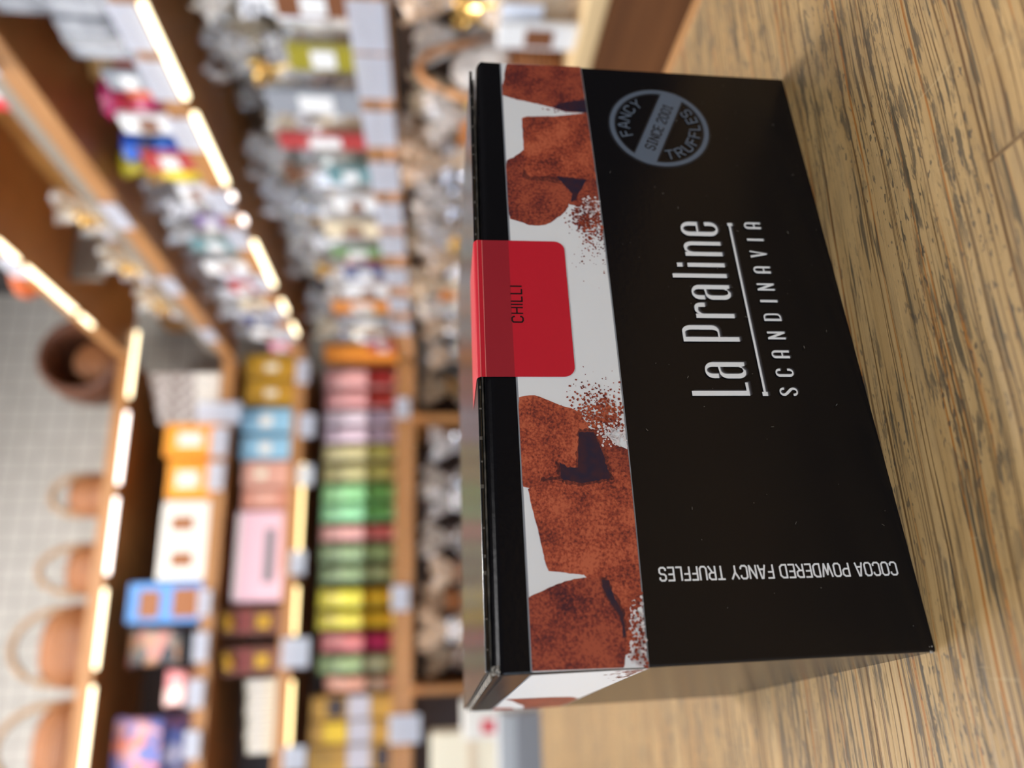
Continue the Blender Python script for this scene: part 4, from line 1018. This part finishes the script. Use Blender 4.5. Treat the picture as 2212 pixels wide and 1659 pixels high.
def bag_mesh(seed, w, d, h):
    r = random.Random(seed)
    ph = [r.uniform(0, 6.28) for _ in range(6)]
    n = 28
    prof = [(0.92, 0), (1.0, 0.03), (1.02, 0.12), (1.01, 0.22), (1.0, 0.32), (0.94, 0.42), (0.82, 0.50), (0.62, 0.56), (0.4, 0.61), (0.2, 0.65), (0.17, 0.675), (0.28, 0.72), (0.45, 0.78), (0.6, 0.84), (0.74, 0.92), (0.85, 1.0)]
    BK = 6
    bm = bmesh.new()
    def shape(a, k):
        ca, sa = math.cos(a), math.sin(a)
        q = 1.0 if k >= BK+1 else (abs(ca)**4+abs(sa)**4)**(-0.25*(1 if k < BK else 0.5))
        ple = 1+(0.03 if k < BK else 0.15)*math.sin(7*a+ph[0]+k*0.35)+(0.02 if k < BK else 0.12)*math.sin(11*a+ph[1]-k*0.5)
        return (w/2*q*ple, d/2*q*ple)
    rings = lathe(bm, [(p[0], p[1]*h) for p in prof], n, cap=False, shape=shape)
    for i, v in enumerate(rings[-1]): v.co.z += 0.045*h*math.sin(5*2*PI*i/n+ph[2])
    for k, ring_ in enumerate(rings[2:], 2):            # crumples
        for v in ring_:
            v.co += Vector((r.uniform(-1, 1), r.uniform(-1, 1), r.uniform(-1, 1) if k < len(rings)-1 else 0))*0.0024
    bm.faces.new(rings[0][::-1])
    bmesh.ops.triangulate(bm, faces=bm.faces[:])
    return mesh_of(bm, 'wrapper', False)
def sweets_mesh(seed, w, d, h):
    r = random.Random(seed); bm = bmesh.new()
    for k in range(16):
        rad = r.uniform(0.011, 0.018)
        M_ = Matrix.Translation((r.uniform(-1, 1)*(w/2-1.5*rad)*0.85, r.uniform(-1, 1)*(d/2-1.5*rad)*0.85, 1.5*rad+r.uniform(0, h*0.5-3*rad)))
        if k % 2: bmesh.ops.create_icosphere(bm, subdivisions=2, radius=rad, matrix=M_)
        else: bmesh.ops.create_cube(bm, size=rad*1.7, matrix=M_ @ Matrix.Rotation(r.uniform(0, 3), 4, (r.random(), r.random(), 1)))
    return mesh_of(bm, 'sweets', False)
def bow_mesh():
    bm = bmesh.new()
    for s_ in (-1, 1):
        loop = [(0, 0, 0), (s_*0.012, -0.004, 0.012), (s_*0.028, -0.006, 0.012), (s_*0.032, -0.004, 0), (s_*0.022, -0.002, -0.006), (s_*0.004, 0, -0.002)]
        tube(bm, [Vector(p)*0.8 for p in loop], [0.003, 0.005, 0.006, 0.005, 0.004, 0.003], 8)
        tube(bm, [(0, 0, 0), (s_*0.010, -0.006, -0.018), (s_*0.018, -0.004, -0.04)], [0.003, 0.005, 0.0045], 6)
    bmesh.ops.create_icosphere(bm, subdivisions=2, radius=0.007)
    return mesh_of(bm, 'bow', False)
BOW = bow_mesh()
SHAPES = []
for k, (w, d, h) in enumerate(((0.10, 0.08, 0.205), (0.105, 0.08, 0.19), (0.095, 0.075, 0.215), (0.10, 0.08, 0.143), (0.09, 0.07, 0.138), (0.105, 0.085, 0.232))):
    SHAPES.append((bag_mesh(k, w, d, h), sweets_mesh(k+50, w, d, h), w, d, h))
SW = {n: mat('sweets_'+n, a, 0.4, rgb2=b, scale=45, lo=0.4, hi=0.6) for n, a, b in (('brown', (98, 62, 40), (150, 104, 70)), ('cream', (222, 208, 178), (188, 160, 118)), ('grey', (168, 166, 164), (110, 106, 104)), ('olive', (150, 138, 40), (190, 176, 90)),
      ('red', (190, 44, 56), (224, 150, 130)), ('gold', (196, 142, 56), (226, 190, 120)), ('white', (228, 226, 220), (190, 184, 174)), ('teal', (110, 136, 130), (190, 198, 186)), ('violet', (120, 104, 140), (190, 180, 200)), ('dark', (52, 42, 38), (90, 70, 58)))}
RIB = {n: mat('ribbon_'+n, c, 0.1 if mt else 0.25, metal=mt) for n, c, mt in (('silver', (208, 214, 224), 0.8), ('gold', (222, 180, 100), 0.7), ('white', (236, 236, 238), 0.0), ('red', (196, 40, 60), 0.0), ('orange', (206, 128, 60), 0.0), ('brown', (120, 74, 44), 0.0))}
CARDW = mat('gift_card_white', (222, 228, 238), 0.45)
COLWORD = {'clear': 'clear', 'white': 'frosted white', 'silver': 'silvery', 'cream': 'cream', 'beige': 'beige'}
def gift_bag(shape, x, y, z, rz, film, sweets, ribbon, label, group, card_=False):
    wm, sm, w, d, h = SHAPES[shape]
    t_ = tag(empty('gift_bag', (x, y, z), rz), label, 'gift bag', group)
    link('wrapper', wm, CEL[film], t_); link('sweets', sm, SW[sweets], t_)
    link('ribbon_bow', BOW, RIB[ribbon], t_, (0, -0.024, h*0.655))
    if card_: link('gift_card', box_mesh(-0.02, 0.02, -0.0008, 0.0008, -0.026, 0.026), CARDW, t_, (0.012, -d/2-0.006, h*0.33))
    return t_
rnd = random.Random(21)
films = ['clear', 'white', 'silver', 'cream', 'white', 'clear', 'silver']
TAKEN = []
def fill(shelf_word, z, shapes, ys, xrow, row_word, films, sweets, ribbons, group=''):
    put = []
    for i, yy in enumerate(ys):
        x_ = xrow+rnd.uniform(-0.001, 0.001)
        if any(abs(tz-z) < 0.02 and abs(tx_-x_) < 0.085+tr and abs(ty-yy) < 0.052+tr for tx_, ty, tz, tr in TAKEN): continue
        put.append((i, x_, yy))
    for q, (i, x_, yy) in enumerate(put):
        f, s, r = films[i % len(films)], sweets[i % len(sweets)], ribbons[i % len(ribbons)]
        lb = '%s gift bag, %s bow, %s from the corner, %s row, right unit\'s %s' % (COLWORD[f], r, ORDN[len(put)-1-q], row_word, shelf_word)
        gift_bag(shapes[i % len(shapes)], x_, yy, z, R(-90)+rnd.uniform(-0.06, 0.06), f, s, r, lb, group, i % 3 == 1 and row_word == 'front')
# the coloured things on the middle shelf
def knot_bag(name, x, y, z, w, h, m, rib, label, cat='gift bag', group='bright bags on the middle shelf'):
    TAKEN.append((x, y, z, w*0.5))
    t_ = tag(empty(name, (x, y, z), R(-90)), label, cat, group)
    bm = bmesh.new()
    lathe(bm, [(w*0.42, 0), (w*0.5, h*0.1), (w*0.52, h*0.35), (w*0.4, h*0.55), (w*0.12, h*0.68), (w*0.3, h*0.85), (w*0.42, h)], 24, shape=lambda a, k: 1+(0.04 if k < 4 else 0.15)*math.sin(8*a))
    link('pouch', mesh_of(bm, smooth=True), m, t_)
    link('ribbon_bow', BOW, rib, t_, (0, -w*0.17-0.004, h*0.67))
    return t_
MAG = mat('magenta_foil', (204, 38, 108), 0.25, rgb2=(150, 20, 74), scale=40, bump=0.5, bscale=40); BLU = mat('blue_foil', (36, 98, 214), 0.3, rgb2=(70, 140, 236), scale=40); YLW = mat('yellow_card', (226, 206, 40), 0.4); TAN = mat('gold_tan_foil', (214, 166, 96), 0.3, bump=0.3); REDC = mat('red_gift_paper', (206, 30, 50), 0.4)
def on_mid(x, y, X): 
    return at_side(x, y, X)[0]
knot_bag('foil_bag', 0.762, on_mid(180, 206, 0.762), 0.4525, 0.07, 0.105, MAG, RIB['red'], 'larger magenta foil bag at the front of the middle shelf')
knot_bag('foil_bag', 0.852, on_mid(120, 232, 0.852), 0.4525, 0.07, 0.14, MAG, RIB['red'], 'magenta foil bag standing behind the other magenta one')
knot_bag('foil_bag', 0.757, on_mid(240, 312, 0.757), 0.4525, 0.058, 0.118, BLU, RIB['silver'], 'bright blue foil bag beside the yellow one')
YLW2 = mat('yellow_foil', (232, 210, 50), 0.3, bump=0.3)
knot_bag('foil_bag', 0.757, on_mid(215, 352, 0.757), 0.4525, 0.052, 0.143, YLW2, RIB['gold'], 'tall narrow yellow foil bag beside the blue one')
knot_bag('foil_bag', 0.853, on_mid(120, 128, 0.853), 0.4525, 0.08, 0.147, TAN, RIB['gold'], 'golden tan foil bag with gold bow near the dark back of the middle shelf')
def gbox(x, y, z, w, d, h, m, rib, label, group):
    TAKEN.append((x, y, z, w*0.5))
    t_ = tag(empty('gift_box', (x, y, z), R(-90)), label, 'gift box', group)
    link('carton', box_mesh(-w/2, w/2, -d/2, d/2, 0, h, 0.002), m, t_)
    link('ribbon', box_mesh(-0.008, 0.008, -d/2-0.001, d/2+0.001, 0.001, h+0.001, 0.0003, 1), rib, t_)
    return t_
gbox(0.745, on_mid(300, 150, 0.745), 0.4525, 0.06, 0.05, 0.05, mat('orange_red_card', (206, 96, 50), 0.4), RIB['white'], 'small orange-red gift box low at the front of the middle shelf', 'gift boxes')
# red gift boxes and cream bags on the second highest shelf
for k, (yy, h_) in enumerate(((0.80, 0.05), (0.885, 0.065), (0.97, 0.045))):
    gbox(0.775, yy, 0.6405, 0.07, 0.09, h_+0.05, REDC, RIB['white'], 'red gift box with white ribbon on the high right shelf, %s from the corner' % ('third', 'second', 'nearest')[k], 'red gift boxes')
for k, yy in enumerate((1.36, 1.465, 1.57, 1.675, 1.78, 1.885)):
    gift_bag(4, 0.78+0.03*(k % 2), yy, 0.6405, R(-90), 'cream', ('cream', 'gold')[k % 2], ('gold', 'white')[k % 2], 'small cream bag with %s bow on the high right shelf, %s from the corner' % (('gold', 'white')[k % 2], ORDN[5-k]), 'cream bags on the high shelf')
PACKW = mat('satin_white_pack', (176, 178, 182), 0.15, rgb2=(96, 98, 104), scale=22)
for k, (yy, h_) in enumerate(((0.685, 0.146), (0.762, 0.14), (0.835, 0.085))):
    q_ = gbox(0.738, yy, 0.4525, 0.066, 0.05, h_, PACKW, RIB['silver'], '%s shiny grey-white gift box at the near end of the middle right shelf' % ('tall nearest', 'tall second', 'low third')[k], 'shiny grey-white gift boxes')
# gift basket with an orange handle on the bottom shelf
TAKEN.append((0.755, 0.913, -0.0995, 0.016))
basket(0.756, 0.913, -0.0995, 0.062, 0.048, 0.07, 0.2, 'wicker gift basket with orange-brown hoop among the bags of the bottom shelf', WICK, mat('orange_cane', (206, 150, 100), 0.45), group=None, hr=0.006)
YS = [0.66+0.125*k for k in range(11)]
YSB = [0.72+0.125*k for k in range(10)]
fill('lower shelf', 0.1805, [0, 1, 0, 3, 0], YS, 0.766, 'front', ['clear', 'white', 'clear', 'cream', 'clear', 'silver', 'clear'], ['olive', 'white', 'brown', 'cream', 'teal', 'gold', 'violet', 'red', 'cream'], ['silver', 'white', 'gold', 'white', 'brown'], group='bags on the lower shelf of the right unit')
fill('lower shelf', 0.1805, [2, 1, 0], YSB, 0.857, 'rear', ['clear', 'white', 'cream'], ['brown', 'cream', 'dark', 'gold', 'teal', 'white'], ['gold', 'white', 'white'], group='bags on the lower shelf of the right unit')
fill('bottom shelf', -0.0995, [5, 2, 0, 1], YS, 0.766, 'front', ['silver', 'beige', 'cream', 'white', 'beige', 'clear'], ['grey', 'cream', 'white', 'brown', 'cream', 'gold', 'grey'], ['silver', 'gold', 'white', 'orange', 'silver'], group='bags on the bottom shelf of the right unit')
fill('bottom shelf', -0.0995, [2, 5, 0], YSB, 0.857, 'rear', ['beige', 'silver', 'white', 'cream'], ['cream', 'grey', 'brown', 'gold'], ['gold', 'white', 'silver'], group='bags on the bottom shelf of the right unit')
fill('middle shelf', 0.4525, [3, 4, 4, 3], YS, 0.766, 'front', ['clear', 'white', 'clear', 'clear', 'white'], ['teal', 'white', 'violet', 'cream', 'red', 'grey', 'white', 'gold'], ['white', 'silver', 'white'], group='bags on the middle shelf of the right unit')
fill('middle shelf', 0.4525, [3, 4], YSB, 0.857, 'rear', ['clear', 'silver'], ['dark', 'brown', 'violet', 'dark', 'gold'], ['silver', 'gold', 'red'], group='bags on the middle shelf of the right unit')
wb_ = [o for o in COL.objects if o.name.startswith('wicker_basket')][-1]
bm = bmesh.new()
lathe(bm, [(0.2, 0.012), (0.72, 0.03), (0.85, 0.06), (0.88, 0.08), (0.75, 0.11), (0.5, 0.14), (0.2, 0.155)], 20, shape=lambda a, k: (0.057*(1+0.06*math.sin(7*a+k)), 0.043*(1+0.06*math.sin(9*a-k))))
link('wrapped_goods', mesh_of(bm), CEL['white'], wb_)
BARC = {'red': (170, 58, 60), 'navy': (72, 80, 120), 'teal': (96, 136, 140), 'brown': (120, 76, 50), 'olive': (150, 140, 44), 'orange': (214, 136, 60), 'pink': (222, 140, 160), 'white': (226, 226, 224), 'grey': (140, 144, 150), 'green': (110, 140, 92), 'violet': (120, 100, 150), 'cream': (224, 208, 176)}
BARM = {k_: card('bar_'+k_, c_, 0.3) for k_, c_ in BARC.items()}
BARL = {'white': 'brown', 'cream': 'brown'}
for z_, word_, hs_, items_ in ((0.1805, 'lower', (0.10, 0.07, 0.13, 0.085), ('white', 'brown', 'olive', 'grey', 'red', 'teal', 'white', 'cream', 'green', 'navy', 'white', 'orange', 'grey', 'brown', 'red')),
                               (0.4525, 'middle', (0.06, 0.085, 0.05, 0.075), ('grey', 'white', 'red', 'white', 'violet', 'teal', 'white', 'red', 'cream', 'navy', 'white', 'pink')),
                               (-0.0995, 'bottom', (0.10, 0.06, 0.12), ('white', 'white', 'cream', 'grey', 'brown', 'white', 'cream', 'orange', 'grey', 'pink', 'cream'))):
    n_ = len(items_)
    y0_ = {'middle': 0.90}.get(word_, 0.66)
    for q_, c_ in enumerate(items_):
        yy = y0_+(1.93-y0_)*q_/(n_-1)
        if word_ == 'bottom' and 0.80 < yy < 1.0: continue
        h_, w_b = hs_[(q_*3+q_//2) % len(hs_)], 0.036+0.014*((q_*5) % 4)/3
        t_ = tag(empty('chocolate_bar', (0.7085, yy, z_), R(-90)), '%s chocolate bar at the front of the right %s shelf, %s from the corner' % (c_, word_, ORDN[n_-1-q_]), 'chocolate bar', 'chocolate bars on the right unit')
        body_ = link('wrapper', box_mesh(-w_b/2, w_b/2, -0.005, 0.005, 0, h_, 0.0015, 1), BARM[c_], t_)
        link('front_label', box_mesh(-w_b*0.36, w_b*0.36, -0.0058, -0.0051, h_*0.3, h_*0.66, 0.0003, 1), BARM[BARL.get(c_, 'white')], body_)
# bags on the bottom shelf of the back unit
lows = [(775, 'beige', 'cream', 'silver', 2), (824, 'cream', 'gold', 'gold', 5), (966, 'silver', 'grey', 'silver', 0), (1030, 'white', 'dark', 'silver', 5), (1090, 'clear', 'grey', 'white', 2), (1160, 'white', 'cream', 'silver', 5), (1240, 'beige', 'brown', 'brown', 0), (1298, 'beige', 'brown', 'orange', 5), (1362, 'beige', 'cream', 'white', 5), (1422, 'cream', 'cream', 'silver', 2)]
for k, (yy, f, s, r, sh) in enumerate(lows):
    x_ = at_back(950, yy, 2.1)[0]
    gift_bag(sh, x_, 2.068+0.115*(k % 2), Z4, rnd.uniform(-0.1, 0.1), f, s, r, '%s gift bag, %s bow, %s from the corner on the back unit\'s bottom shelf' % (COLWORD[f], r, ORDN[k]), 'bags on the bottom shelf of the back unit', k % 3 == 0)

# ------------------------------------------------------------------ cartons beyond the left end of the table
def floor_box(xr, yr, Y, m, label, depth=0.16, front=None):
    x0, x1, zt = span(xr, yr, Y)
    return x0, x1, zt
CRATE = mat('pale_crate', (196, 180, 150), 0.6)
Yc = 1.55
xa = at_back(1100, 1720, Yc)[0]; xb = at_back(1100, 1536, Yc)[0]
zc = -0.24
t_ = tag(empty('display_stand', ((xa+xb)/2, Yc+0.12, -0.92)), 'pale wooden stand behind the table carrying cartons', 'stand')
link('stand_body', box_mesh(-(xb-xa)/2-0.06, (xb-xa)/2+0.02, -0.13, 0.2, 0, zc+0.92, 0.004), CRATE, t_)
link('stand_top', box_mesh(-(xb-xa)/2-0.07, (xb-xa)/2+0.03, -0.14, 0.21, zc+0.9205, zc+0.935, 0.003), EDGE, t_)
zc += 0.0155
def stand_box(xr, yr, Y, m, label, front=None, depth=0.1):
    x0, x1, zt = span(xr, yr, Y)
    w, h = x1-x0, zt-zc
    q = tag(empty('carton_box', ((x0+x1)/2, Y+depth/2, zc)), label, 'box')
    link('carton', box_mesh(-w/2, w/2, -depth/2, depth/2, 0, h, 0.003), m, q)
    for (fm, nm, a_, b_, c_, d_, lab) in (front or []):
        o = link(nm, box_mesh(-w/2+w*a_, -w/2+w*b_, -depth/2-0.0012, -depth/2-0.0001, h*c_, h*d_, 0.0004, 1), fm, q)
        if lab: o['label'] = lab
stand_box((1078, 1150), (1540, 1700), 1.45, card('light_grey_card', (176, 178, 178)), 'light grey carton with darker band just beyond the table edge', [(card('mid_grey_print', (132, 132, 134)), 'band', 0.0, 1.0, 0.55, 0.85, 'darker grey band')], 0.08)
stand_box((1000, 1150), (1512, 1596), 1.60, WHITE_C, 'white carton with small red and violet print behind the grey one', [(card('red_print', (206, 76, 84)), 'print', 0.15, 0.5, 0.72, 0.86, 'red patch'), (card('violet_print', (150, 140, 180)), 'print', 0.1, 0.6, 0.5, 0.68, 'violet patch')], 0.08)
stand_box((930, 1150), (1580, 1690), 1.72, CREAM, 'tall cream carton behind the white one at the left of the table', [(card('beige_band', (206, 186, 156)), 'band', 0.0, 1.0, 0.7, 0.76, None)], 0.08)
